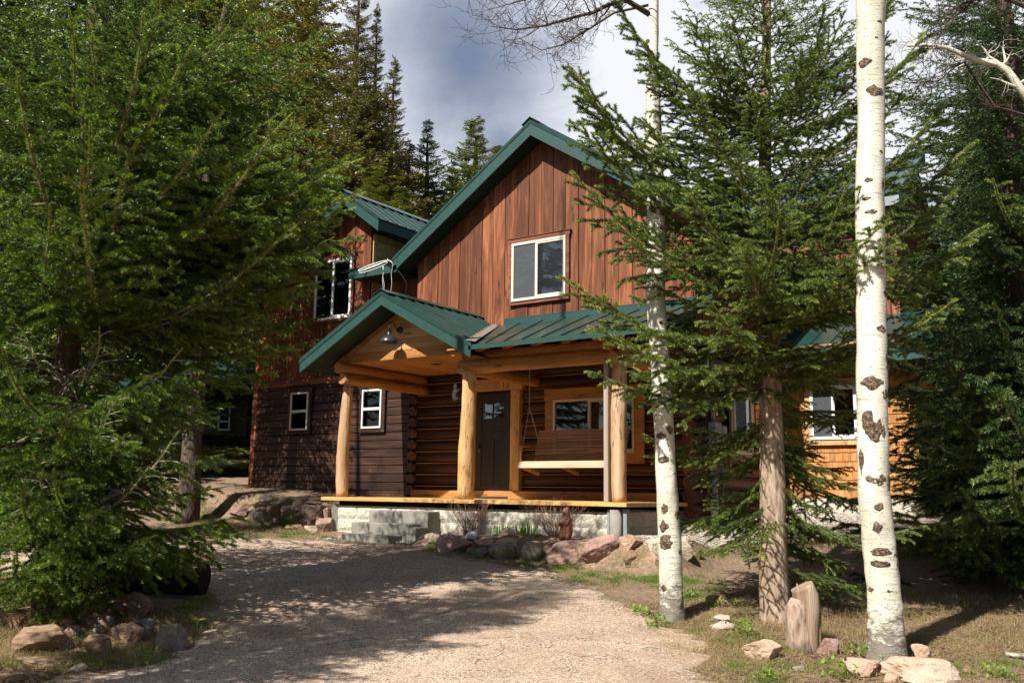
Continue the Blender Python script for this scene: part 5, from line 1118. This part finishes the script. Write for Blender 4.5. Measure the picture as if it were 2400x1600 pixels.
# ================================================================== ROCKS
def rock(px0, px1, yt, yb, mat, label, seed, Yp=None, flat=1.0, ang=7, name='rock', group=None, dep=.75, D=None, tilt=0):
    cx = (px0+px1)/2
    p = on_y(cx, yb, Yp) if Yp is not None else (on_d(cx, yb, D) if D else on_g(cx, yb))
    d = (p-CAM).dot(_f); w = (px1-px0)/FPX*d; h = (yb-yt)/FPX*d
    rnd = random.Random(seed*13+5); import bmesh as bm_
    b = bm_.new(); bm_.ops.create_icosphere(b, subdivisions=4, radius=1)
    pl = []
    for _ in range(int(ang*1.4)):
        n = Vector((rnd.gauss(0, 1), rnd.gauss(0, 1), rnd.gauss(.1, .8))).normalized(); pl.append((n, rnd.uniform(.48, .8) if ang > 2 else rnd.uniform(.8, .95)))
    pl.append((Vector((rnd.gauss(0, .15), rnd.gauss(0, .15), 1)).normalized(), rnd.uniform(.6, .8)))
    for v in b.verts:
        q = v.co.copy()
        for n, k in pl:
            e = q.dot(n)-k
            if e > 0: q -= n*e
        q += v.co*(.10*mnoise.noise(q*1.6+Vector((seed, 0, 0)))+.05*mnoise.noise(q*5+Vector((0, seed, 0)))+.02*mnoise.noise(q*13))
        v.co = q + v.co*(.035*mnoise.noise(q*22)+.03*mnoise.noise(q*9+Vector((3, 1, seed))))
    a = rnd.uniform(-.3, .3); R_ = Matrix.Rotation(YAW+a, 3, 'Z') @ Matrix.Rotation(tilt, 3, 'Y')
    xs = [v.co.x for v in b.verts]; zs = [v.co.z for v in b.verts]; sx = w/(max(xs)-min(xs)); szc = h*1.25/(max(zs)-min(zs))
    for v in b.verts: v.co = Vector(((v.co.x-(max(xs)+min(xs))/2)*sx, v.co.y*max(w*.5*dep, .04), (v.co.z-min(zs))*szc-h*.25))
    me = bpy.data.meshes.new(name); b.to_mesh(me); b.free(); me.polygons.foreach_set('use_smooth', [ang <= 2]*len(me.polygons)); me.materials.append(mat)
    o = bpy.data.objects.new(name, me); COL.objects.link(o); o.location = p+FH*(w*.5*dep*.5); o.rotation_euler = R_.to_euler()
    tag(o, label, 'rock', group or 'loose rocks'); return o
GR = 'rocks edging the garden bed in front of the porch'
for k, q in enumerate(((992, 1039, 1248, 1270, R_PALE, 'pale flat rock at the steps end of the garden edging'), (1018, 1105, 1250, 1295, R_PINK, 'big pointed pink-brown rock at the left end of the garden edging'), (1109, 1162, 1261, 1286, R_TAN, 'flat pink rock under the grey animal figurine'),
    (1102, 1147, 1282, 1304, R_MOSS, 'low mossy rock left of the round grey one'), (1143, 1210, 1271, 1310, R_MOSS, 'round mossy grey boulder in the middle of the edging'), (1155, 1236, 1260, 1284, R_TAN, 'flat tan rock lying behind the two round mossy boulders'), (1218, 1274, 1268, 1314, R_MOSS, 'yellow-green mossy round boulder'),
    (1275, 1375, 1266, 1320, R_PINK, 'wide pink-brown boulder below the bear statue'), (1365, 1462, 1252, 1319, R_PINK, 'largest pinkish boulder at the porch corner pier'), (1451, 1523, 1252, 1290, R_TAN, 'tan wedge-shaped rock right of the largest boulder'),
    (1456, 1502, 1288, 1318, R_BROWN, 'small brown rock at the foot of the tan wedge'), (1513, 1548, 1294, 1321, R_TAN, 'small tan rock touching the slim aspen on its left'), (1514, 1562, 1262, 1297, R_PALE, 'pale rock half hidden behind the slim aspen'), (1578, 1627, 1264, 1306, R_PALE, 'pale pink rounded rock right of the slim aspen'),
    (1090, 1110, 1283, 1295, R_PALE, 'fist-sized pale stone in the edging'), (1622, 1650, 1290, 1308, R_BROWN, 'small brown rock at the right end of the edging'))):
    rock(*q[:6], 100+k, group=GR, ang=8 if k not in (4, 6) else 2)
rock(1170, 1219, 1240, 1262, R_PALE, 'rough pale slab lying in the garden bed by the daffodil leaves', 130, Yp=12.25, group='rocks in the garden bed')
rock(1146, 1170, 1251, 1263, STATB, 'shiny blue-grey stone in the garden bed', 131, Yp=12.2, ang=2, group='rocks in the garden bed')
RW = 'rocks stacked below the dark plank wing'
for k, q in enumerate(((604, 641, 1161, 1176, R_PALE, 'flat pale rock on top of the stack, third from its left end', 13.2), (645, 689, 1167, 1182, R_MOSS, 'mossy brown flat rock on top of the stack', 13.2), (590, 632, 1175, 1189, R_BROWN, 'brown slab under the flat pale rock', 13.0), (684, 706, 1167, 1185, R_PALE, 'small pale upright rock near the middle of the stack', 13.1),
    (595, 624, 1187, 1200, R_PINK, 'reddish small rock low in the stack', 12.9), (622, 657, 1180, 1207, R_BROWN, 'brown blocky rock above the green juniper', 12.95), (655, 703, 1183, 1202, R_PINK, 'dark flat slab left of the largest stacked rock', 12.95), (700, 768, 1182, 1228, R_PINK, 'largest angular pink-brown rock of the stack', 12.9), (706, 756, 1174, 1186, R_BROWN, 'thin slab lying on the largest stacked rock', 13.1),
    (582, 599, 1194, 1213, R_PALE, 'light grey stone beside the cream cobble', 12.7), (592, 616, 1198, 1220, R_PALE, 'cream rounded cobble at the foot of the stack', 12.6), (737, 781, 1213, 1243, R_PINK, 'tilted pink wedge leaning by the foundation corner', 12.5), (710, 744, 1231, 1246, R_PALE, 'pale flat stone at the foot of the pink wedge', 12.2), (668, 715, 1228, 1241, R_BROWN, 'thin grey-brown slab on the ground before the juniper', 12.3),
    (752, 772, 1177, 1188, R_PALE, 'small white stone beside the deck end', 13.0), (553, 597, 1172, 1192, R_BROWN, 'dark brown rock at the left end of the stack', 13.3), (500, 556, 1168, 1200, R_PINK, 'large pink rock left of the stack in front of the dark trunk', 13.6), (515, 560, 1200, 1222, R_BROWN, 'low brown rock below the large pink one', 13.2), (756, 776, 1189, 1212, R_PINK, 'narrow rock wedged against the foundation pier', 12.95), (440, 500, 1176, 1206, R_BROWN, 'brown rock just left of the dark trunk', 13.6), (520, 556, 1156, 1172, R_MOSS, 'flat mossy rock on the bank left of the plank wing', 14.0), (556, 584, 1160, 1174, R_BROWN, 'brown rock touching the left corner of the plank wing', 14.0), (536, 580, 1186, 1206, R_PINK, 'reddish rock low on the bank left of the stack', 13.0), (470, 520, 1204, 1226, R_MOSS, 'mossy rock at the foot of the bank left of the stack', 13.0))):
    rock(*q[:6], 150+k, Yp=q[6], group=RW, ang=9)
LW = 'rocks under the huge spruce'
for k, q in enumerate(((12, 165, 1472, 1530, R_BROWN, 'largest sunlit brown boulder under the huge spruce'), (270, 356, 1390, 1452, R_BROWN, 'tall brown pointed boulder in front of the rotten log'), (249, 329, 1459, 1512, R_BROWN, 'brown blocky boulder in the middle of the group'), (356, 430, 1464, 1526, R_MOSS, 'greenish-grey boulder nearest the driveway'), (207, 264, 1439, 1472, R_PINK, 'pink angular rock left of the pointed boulder'),
    (305, 366, 1449, 1475, R_MOSS, 'flat mossy rock behind the greenish boulder'), (108, 164, 1450, 1482, R_BROWN, 'dark low rock behind the largest brown boulder'), (138, 183, 1466, 1495, R_PINK, 'grey-pink flat stone right of the dark low rock'), (15, 54, 1447, 1474, R_BROWN, 'small brown block at the far left'), (178, 254, 1490, 1536, R_BROWN, 'low brown rock under dry grass'),
    (10, 155, 1543, 1558, R_BROWN, 'long half-buried stone at the lower left'), (356, 405, 1427, 1444, R_BROWN, 'thin brown slab right of the pointed boulder'), (326, 352, 1472, 1494, R_PINK, 'small pinkish stone between two larger boulders'), (158, 206, 1555, 1573, R_PALE, 'small pale stone at the edge of the gravel'), (205, 235, 1472, 1492, R_MOSS, 'grey stone in the leaf litter'))):
    rock(*q[:6], 200+k, group=LW, ang=8)
RR = 'rocks around the aspens'
for k, q in enumerate(((1664, 1713, 1440, 1462, R_PALE, 'pale block-shaped stone between slim aspen and spruce'), (1667, 1734, 1457, 1477, R_PALE, 'flat pale stone just below the block-shaped one'), (1656, 1713, 1394, 1420, R_BROWN, 'dark brown rock in the shade left of the spruce trunk'), (1744, 1843, 1503, 1546, R_TAN, 'layered tan slab left of the stump'),
    (1985, 2073, 1546, 1584, R_TAN, 'pale pink faceted stone left of the thick aspen foot'), (2140, 2198, 1510, 1544, R_TAN, 'upright pink block just right of the thick aspen foot'), (2076, 2258, 1543, 1592, R_TAN, 'long pink slab right of the thick aspen'), (2122, 2252, 1558, 1612, R_PALE, 'big light faceted stone in front of the long pink slab'), (2072, 2110, 1578, 1598, R_TAN, 'small tan stone at the lower edge'),
    (1916, 1972, 1496, 1534, R_PINK, 'pinkish rock in dry grass between stump and thick aspen'), (2258, 2280, 1560, 1580, R_BROWN, 'fist-sized brown stone right of the long slab'), (1860, 1890, 1560, 1574, R_PALE, 'small stone in the grass below the stump'))):
    rock(*q[:6], 250+k, group=RR, ang=9)
# ---- stump
p = on_g(1888, 1528); st = thing('tree_stump', 'split weathered stump beside the spruce trunk', 'stump', p); sc = (p-CAM).dot(_f)/FPX
m = MB(); c = p+RH*(10*sc)+FH*.08; m.tube([c+RH*(dx*sc)+Vector((0, 0, z*sc)) for dx, z in ((0, -14), (-2, 10), (0, 60), (3, 100), (1, 128), (-5, 143), (-8, 149))], [a*sc for a in (33, 32, 30, 30, 29, 28, 27)], 30, True, .14, 5); m.build('heartwood', STUMPM, st, True)
m = MB(); c = p-RH*(11*sc)+FH*.06; m.tube([c+RH*(dx*sc)+Vector((0, 0, z*sc)) for dx, z in ((6, -12), (4, 30), (-2, 70), (-3, 100), (3, 118))], [a*sc for a in (31, 29, 27, 25, 18)], 12, True, .3, 8); m.build('bark_slab', BARK, st, True)
m = MB(); c = p+RH*(38*sc)+FH*.05; m.tube([c+RH*(dx*sc)+Vector((0, 0, z*sc)) for dx, z in ((-6, -8), (-4, 25), (-1, 55), (5, 88))], [a*sc for a in (10, 9, 6, 1.5)], 8, True, .3, 4); m.build('splinter', STUMPM, st, True)
m = MB(); c = p-RH*(8*sc)+FH*.05; m.tube([c+Vector((0, 0, z*sc))+RH*(dx*sc) for dx, z in ((0, 100), (1, 140), (-3, 156))], [a*sc for a in (7, 5, 1)], 7, True, .3, 4); m.build('splinter', STUMPM, st, True)
# ---- rotten log
a = on_g(250, 1392); b = on_g(478, 1392); m = MB(); n = 16; r0 = 30/FPX*a.length
P_ = [a.lerp(b, k/(n-1))+Vector((0, 0, r0*.85+.02*math.sin(k))) for k in range(n)]
m.tube(P_, [r0*(.85+.2*mnoise.noise(Vector((k*.7, 3, 1)))+.12*k/n) for k in range(n)], 22, True, .22, 9); o = m.build('fallen_log', FALLEN, None, True); tag(o, 'rotten black fallen log lying under the huge spruce', 'log')
a = on_g(2357, 1540); b = on_g(2520, 1560); m = MB(); m.tube([a+Vector((0, 0, .03)), a.lerp(b, .5)+Vector((0, 0, .035)), b+Vector((0, 0, .03))], [.022, .028, .03], 12, True, .1, 2); tag(m.build('fallen_branch', ASPEN, None, True), 'pale fallen aspen branch on the ground at the lower right edge', 'branch')
# ---- dry shrubs
def dryshrub(px, py, Yp, h, w, n, seed, label, mat=TWIGR):
    p = on_y(px, py, Yp); p.z = gzf(p.x, p.y)-.02; t = thing('dry_shrub', label, 'shrub', p, 'leafless shrubs in front of the porch foundation'); rnd = random.Random(seed); m = MB()
    for k in range(n):
        a = rnd.uniform(0, 6.28); r = rnd.random()**.6; d = Vector((math.cos(a)*r*w, math.sin(a)*r*w*.45, h*rnd.uniform(.65, 1.1))); q = p+Vector((math.cos(a)*.06*r, math.sin(a)*.05, 0)); P = [q]
        for j in range(1, 7): t_ = j/6; P.append(q+Vector((d.x*t_**1.15, d.y*t_, d.z*t_))+Vector((rnd.gauss(0, .012), rnd.gauss(0, .012), 0)))
        m.tube(P, [.0045-.0005*j for j in range(7)], 4, False)
        for _ in range(rnd.randint(2, 5)):
            i = rnd.randint(2, 5); s = P[i]; e = s+Vector((rnd.gauss(0, .05), rnd.gauss(0, .04), rnd.uniform(.04, .13))); m.tube([s, s.lerp(e, .5)+Vector((rnd.gauss(0, .008), 0, 0)), e], [.0022, .0018, .0012], 3, False)
    m.build('stems', mat, t); return t
dryshrub(1098, 1262, 12.4, .56, .42, 70, 1, 'leafless reddish shrub behind the grey animal figurine')
dryshrub(1300, 1262, 12.4, .60, .62, 75, 2, 'leafless spreading shrub around the bear statue')
# ---- blades: grass, daffodils, weeds
def blades(name, centres, hs, ws, mat, lean=.35, seed=0, parent=None, **t):
    r = np.random.default_rng(seed); c = np.array(centres, float); n = len(c); hs = np.broadcast_to(hs, n)*r.uniform(.5, 1.2, n); ws = np.broadcast_to(ws, n); az = r.uniform(0, 6.28, n); ln = r.uniform(0, lean, n)*hs*1.6; la = r.uniform(0, 6.28, n)
    s = np.stack([np.cos(az), np.sin(az), 0*az], 1)*ws[:, None]*.5; l = np.stack([np.cos(la)*ln, np.sin(la)*ln, 0*la], 1); up = np.array([0, 0, 1])
    V = np.stack([c-s, c+s, c+l*.35+up*(hs*.6)[:, None]-s*.75, c+l*.35+up*(hs*.6)[:, None]+s*.75, c+l+up*(hs*(1-.25*(ln/hs)))[:, None]], 1).reshape(-1, 3); i = (np.arange(n)*5)[:, None]
    F = np.concatenate([i+[0, 1, 3], i+[0, 3, 2], i+[2, 3, 4]]); A = np.tile(np.clip(r.normal(.5, .2, n), 0, 1), 3)
    off = wloc(parent) if parent is not None else Vector((0, 0, 0)); V = V-np.array(off)
    return link(name, npmesh(name, V, F, [mat], A), parent, **t)
def in_poly(poly, n, seed, clump=0, rad=.06):
    """n scattered ground points inside a picture-derived ground polygon, optionally bunched into tufts"""
    r = random.Random(seed); P = [g2(*q) for q in poly]; xs = [p[0] for p in P]; ys = [p[1] for p in P]; out = []
    def ins(x, y):
        c = False; j = len(P)-1
        for i in range(len(P)):
            if (ys[i] > y) != (ys[j] > y) and x < (xs[j]-xs[i])*(y-ys[i])/(ys[j]-ys[i])+xs[i]: c = not c
            j = i
        return c
    cen = []
    while len(out) < n:
        if clump and r.random() > 1/clump and cen: c = cen[-1]; x, y = c[0]+r.gauss(0, rad), c[1]+r.gauss(0, rad)
        else:
            x, y = r.uniform(min(xs), max(xs)), r.uniform(min(ys), max(ys))
            if not ins(x, y): continue
            if clump and mnoise.noise(Vector((x*.9, y*.9, seed))) < -.08+r.uniform(-.3, .2): continue
            cen.append((x, y))
        out.append((x, y))
    a = np.array(out); return np.column_stack([a, gz(a[:, 0], a[:, 1])-.005])
pls = [([(1010, 1292), (1300, 1318), (1650, 1318), (1640, 1400), (1500, 1410), (1300, 1348), (1150, 1318)], 11000, .045), ([(930, 1266), (1000, 1262), (1030, 1290), (1000, 1296)], 2200, .05), ([(1500, 1400), (1700, 1340), (1760, 1420), (1760, 1520), (1620, 1540), (1560, 1480)], 2600, .05),
       ([(1700, 1500), (1990, 1500), (2000, 1600), (1660, 1600)], 2600, .06), ([(2100, 1480), (2400, 1490), (2400, 1600), (2260, 1600), (2200, 1540)], 1600, .05), ([(0, 1500), (450, 1500), (420, 1545), (330, 1600), (0, 1600)], 3500, .05), ([(500, 1245), (780, 1245), (780, 1262), (480, 1262)], 3000, .05),
       ([(420, 1390), (560, 1400), (520, 1500), (430, 1500)], 2200, .05), ([(500, 1100), (575, 1100), (570, 1150), (500, 1150)], 2500, .16), ([(1880, 1320), (2400, 1380), (2400, 1480), (2120, 1470), (1870, 1440)], 2500, .04), ([(250, 1215), (560, 1235), (560, 1255), (100, 1255)], 2500, .06), ([(430, 1150), (590, 1160), (600, 1215), (430, 1225)], 3500, .08), ([(1010, 1258), (1440, 1254), (1440, 1268), (1010, 1268)], 900, .05)]
C_ = np.concatenate([in_poly(p, n, 30+k, 28, .07) for k, (p, n, h) in enumerate(pls)]); H_ = np.concatenate([np.full(n, h) for p, n, h in pls])
blades('grass', C_, H_, .005, GRASSM, .5, 1, kind='stuff', label='short green grass tufts between rocks and gravel', category='grass') if False else tag(blades('grass', C_, H_, .005, GRASSM, .5, 1), kind='stuff')
pld = [([(1700, 1440), (2020, 1440), (2020, 1560), (1740, 1560)], 3000, .11), ([(0, 1440), (440, 1440), (450, 1500), (300, 1560), (0, 1560)], 9000, .09), ([(2150, 1400), (2400, 1400), (2400, 1540), (2180, 1500)], 2500, .08), ([(1450, 1440), (1760, 1400), (1760, 1600), (1620, 1600)], 5000, .05), ([(560, 1225), (760, 1228), (760, 1250), (560, 1250)], 2600, .09), ([(1000, 1300), (1640, 1330), (1560, 1400), (1300, 1350)], 3500, .04), ([(270, 1560), (420, 1545), (640, 1560), (560, 1600), (250, 1600)], 700, .03)]
C_ = np.concatenate([in_poly(p, n, 60+k, 22, .08) for k, (p, n, h) in enumerate(pld)]); H_ = np.concatenate([np.full(n, h) for p, n, h in pld])
tag(blades('dry_grass', C_, H_, .0035, DRYM, 1.1, 2), kind='stuff')
def clump(px, py, Yp, n, w, h, bw, mat, name, label, cat, seed, lean=.2, group=None):
    p = on_y(px, py, Yp) if Yp else on_g(px, py); p.z = gzf(p.x, p.y); r = np.random.default_rng(seed); c = np.column_stack([p.x+r.normal(0, w, n), p.y+r.normal(0, w*.6, n), np.full(n, p.z-.01)])
    t = thing(name, label, cat, p, group); blades('leaves', c, h, bw, mat, lean, seed, t); return t
clump(1193, 1250, 12.55, 130, .16, .20, .012, LEAFY, 'daffodil_clump', 'clump of green daffodil leaves against the foundation wall', 'plant', 1)
clump(1232, 1262, 12.35, 60, .10, .27, .014, LEAFY, 'daffodil_clump', 'taller sparse daffodil clump right of the pale slab', 'plant', 2)
# leafy weeds
def leaves(name, pts, size, mat, seed, parent=None, **t):
    r = np.random.default_rng(seed); c = np.array(pts); n = len(c); a = r.uniform(0, 6.28, n); e = r.uniform(.1, 1.1, n); d = np.stack([np.cos(a)*np.cos(e), np.sin(a)*np.cos(e), np.sin(e)], 1); s = np.stack([-np.sin(a), np.cos(a), r.normal(0, .2, n)], 1); sz = size*r.uniform(.5, 1.2, n)[:, None]
    V = np.stack([c, c+d*sz*.45+s*sz*.3, c+d*sz, c+d*sz*.45-s*sz*.3], 1).reshape(-1, 3); i = (np.arange(n)*4)[:, None]; F = np.concatenate([i+[0, 1, 2], i+[0, 2, 3]]); A = np.tile(r.uniform(.2, 1, n), 2)
    if parent is not None: V = V-np.array(wloc(parent))
    return tag(link(name, npmesh(name, V, F, [mat], A), parent), **t)
r = np.random.default_rng(9)
for k, (px, py, w, h, n, lb) in enumerate(((1540, 1472, .12, .10, 90, 'low leafy green weed at the foot of the slim aspen'), (1742, 1492, .12, .16, 120, 'upright leafy green weed between slim aspen and stump'), (1805, 1590, .10, .06, 60, 'tiny green weed at the bottom edge below the stump'), (345, 1562, .10, .13, 60, 'green weed at the gravel edge on the lower left'), (2035, 1540, .16, .10, 110, 'dense green weed against the thick aspen foot'), (1965, 1585, .16, .12, 90, 'green weed at the bottom left of the pale faceted stone'),
    (1675, 1422, .10, .09, 60, 'light green weed by the dark brown rock'), (1610, 1402, .12, .1, 80, 'light green weed right of the slim aspen foot'), (1500, 1440, .12, .08, 80, 'yellow-green weed at the gravel edge left of the slim aspen'), (1715, 1420, .06, .07, 40, 'small weed near the spruce trunk'), (2330, 1585, .12, .08, 60, 'small green weed at the lower right edge'))):
    p = on_g(px, py); t = thing('weed', lb, 'plant', p); c = np.column_stack([p.x+r.normal(0, w*.6, n), p.y+r.normal(0, w*.6, n), p.z+r.uniform(0, h, n)]); leaves('leaves', c, .05, LEAFY, k, t)
p = on_y(655, 1236, 12.55); p.z = gzf(p.x, p.y)
jt = thing('juniper_shrub', 'low spreading green juniper below the stacked rocks', 'shrub', p)
rnd = random.Random(4)
for k in range(16):
    a = rnd.uniform(0, 6.28); A = p+Vector((rnd.uniform(-.25, .25), rnd.uniform(-.1, .1), .03)); B = A+Vector((math.cos(a)*.33, math.sin(a)*.25, rnd.uniform(.05, .28))); o = bpy.data.objects.new('branch', FIR[k % 3]); COL.objects.link(o); o.parent = jt; o.matrix_local = orient(A-p, B-p, .19, rnd.uniform(-.4, .4))
# loose pebbles, litter
def pebbles(name, pts, smin, smax, mat, seed, flat=.6, **t):
    r = np.random.default_rng(seed); c = np.array(pts); n = len(c); base = np.array([(1, 0, 0), (0, 1, 0), (-1, 0, 0), (0, -1, 0), (0, 0, 1), (0, 0, -.4)], float)
    s = r.uniform(smin, smax, n); a = r.uniform(0, 6.28, n); B = base[None]*np.stack([r.uniform(.7, 1.3, n), r.uniform(.6, 1.1, n), r.uniform(.5, 1, n)*flat], 1)[:, None]*s[:, None, None]; B = B+r.normal(0, .12, (n, 6, 3))*s[:, None, None]
    ca, sa = np.cos(a)[:, None], np.sin(a)[:, None]; V = np.stack([B[..., 0]*ca-B[..., 1]*sa, B[..., 0]*sa+B[..., 1]*ca, B[..., 2]], -1)+c[:, None]; f = np.array([(0, 1, 4), (1, 2, 4), (2, 3, 4), (3, 0, 4), (1, 0, 5), (2, 1, 5), (3, 2, 5), (0, 3, 5)])
    F = (np.arange(n)*6)[:, None, None]+f[None]; return tag(link(name, npmesh(name, V.reshape(-1, 3), F.reshape(-1, 3), [mat], np.repeat(r.uniform(0, 1, n), 8))), **t)
pts = in_poly([(1480, 1262), (1560, 1285), (1720, 1275), (2000, 1250), (2080, 1215), (1900, 1195), (1700, 1195), (1640, 1215)], 15000, 91); pts[:, 2] += .04; pebbles('pale_pebbles', pts, .012, .03, PEB, 1, kind='stuff')
pts = in_poly([(790, 1262), (950, 1277), (1000, 1262), (930, 1255), (800, 1256)], 2500, 92); pts[:, 2] += .035; pebbles('pale_pebbles', pts, .01, .022, PEB, 2, kind='stuff')
pts = in_poly([(560, 1268), (900, 1270), (1300, 1345), (1560, 1480), (1640, 1600), (330, 1600), (480, 1480), (500, 1400)], 22000, 93); pts[:, 2] += .026; pebbles('loose_gravel', pts, .004, .013, PEB, 3, kind='stuff')
pts = in_poly([(560, 1268), (900, 1270), (1300, 1345), (1560, 1480), (1640, 1600), (0, 1600), (480, 1480), (500, 1400)], 2600, 94, 5, .2); pts[:, 2] += .03
tag(blades('needle_litter', pts, .03, .004, DRYM, 2.5, 8), kind='stuff')
pts = np.concatenate([in_poly([(1450, 1420), (1800, 1380), (2400, 1400), (2400, 1600), (1650, 1600)], 16000, 98, 6, .2), in_poly([(0, 1430), (440, 1430), (400, 1560), (0, 1600)], 8000, 99, 6, .2)]); pts[:, 2] += .012
tag(blades('straw_litter', pts, .045, .0035, DRYM, 3.5, 9), kind='stuff')
pts = np.concatenate([in_poly([(1450, 1420), (1800, 1380), (2400, 1400), (2400, 1600), (1650, 1600)], 22000, 95, 4, .15), in_poly([(0, 1430), (440, 1430), (400, 1560), (0, 1600)], 9000, 96, 4, .15), in_poly([(430, 1150), (590, 1160), (780, 1250), (430, 1255)], 6000, 97, 4, .15)]); pts[:, 2] += .01
PEBB = plain('brown_litter_bits', (.16, .10, .06), .9, .1, .5, 40); pebbles('litter_bits', pts, .006, .02, PEBB, 5, .4, kind='stuff')
# a few fallen twigs and cones
rnd = random.Random(8)
tw = MB()
for k in range(170):
    px, py = rnd.choice(((rnd.uniform(1450, 2400), rnd.uniform(1400, 1590)), (rnd.uniform(0, 450), rnd.uniform(1430, 1590)), (rnd.uniform(500, 1500), rnd.uniform(1290, 1590))))
    q = on_g(px, py); a = rnd.uniform(0, 6.28); l = rnd.uniform(.05, .28); d = Vector((math.cos(a), math.sin(a), 0))*l; tw.tube([q+Vector((0, 0, .028)), q+d*.5+Vector((rnd.gauss(0, .02), rnd.gauss(0, .02), .034)), q+d+Vector((0, 0, .03))], [.003, .0028, .0015], 4, False)
tw.build('fallen_twigs', TWIG, None, kind='stuff')
# ================================================================== BEYOND
nb = on_d(520, 1068, 31); nh = thing('neighbour_house', 'olive-brown house with a white window beyond the spruces on the left', 'house', (nb.x, nb.y, 2.2))
def dbox(name, mat, px0, px1, py0, py1, D, th, parent, bev=0):
    a = on_d(px0, py1, D); b = on_d(px1, py1, D); zt = on_d(px0, py0, D).z; m = MB(); m.prism([a, b, Vector((b.x, b.y, zt)), Vector((a.x, a.y, zt))], FH*th); return m.build(name, mat, parent)
OLIVE = plain('olive_brown_siding', (.11, .095, .06), .7, .2, .2, 3); CORR = wood('dark_green_corrugated', (.012, .018, .02), (.025, .035, .035), (.045, .06, .06), 'z', .5, .3, 1, .01); TANB = plain('tan_board', (.24, .17, .11), .7, .2, .2, 4); GREYR = plain('grey_metal_roofing', (.42, .40, .44), .4, .4, .1, 3); YEL = wood('yellow_log_ends', (.5, .26, .05), (.7, .4, .10), (.8, .5, .16), 'x', .5, .3, 1, .01)
dbox('wall', OLIVE, 300, 577, 915, 1022, 31, 5, nh); dbox('lower_wall', CORR, 305, 576, 1022, 1060, 31.1, 5, nh); dbox('base_board', TANB, 300, 573, 1058, 1076, 30.9, .1, nh)
w_ = dbox('window', DARKIN, 512, 536, 950, 1006, 30.95, .04, nh)
for a in ((510, 538, 947, 951), (510, 538, 1004, 1009), (509, 513, 950, 1006), (534, 538, 950, 1006), (512, 536, 985, 989)): dbox('window_frame', WHITEP, *a, 30.9, .05, w_)
m = MB(); a = on_d(250, 930, 30.6); b = on_d(590, 930, 30.6); m.prism([a, b, b+FH*4+Vector((0, 0, 2.2)), a+FH*4+Vector((0, 0, 2.2))], (0, 0, .15)); m.build('roof', SOFFIT, nh)
nb2 = on_d(582, 1060, 37); nl_ = thing('log_shed', 'yellow log shed with grey metal roof beyond the left corner of the cabin', 'shed', (nb2.x, nb2.y, 2.3))
m = MB()
for k in range(8): a = on_d(577, 1052-k*7, 37); m.tube([a, a+RH*3], [.07, .07], 10)
m.build('log_wall', YEL, nl_, True)
m = MB(); a = on_d(576, 1002, 36.6); b = on_d(640, 1002, 36.6); m.prism([a, b, b+FH*3+Vector((0, 0, 2.0)), a+FH*3+Vector((0, 0, 2.0))], (0, 0, .08)); m.build('roof', GREYR, nl_)
a = on_d(480, 1088, 28); b = on_d(600, 1085, 28); m = MB()
m.tube([a.lerp(b, k/8)+Vector((0, 0, .02*math.sin(k*2))) for k in range(9)], [.11]*9, 12, True, .12, 3); tag(m.build('white_log', ASPEN, None, True), 'white peeled log lying on the grass before the neighbour house', 'log')
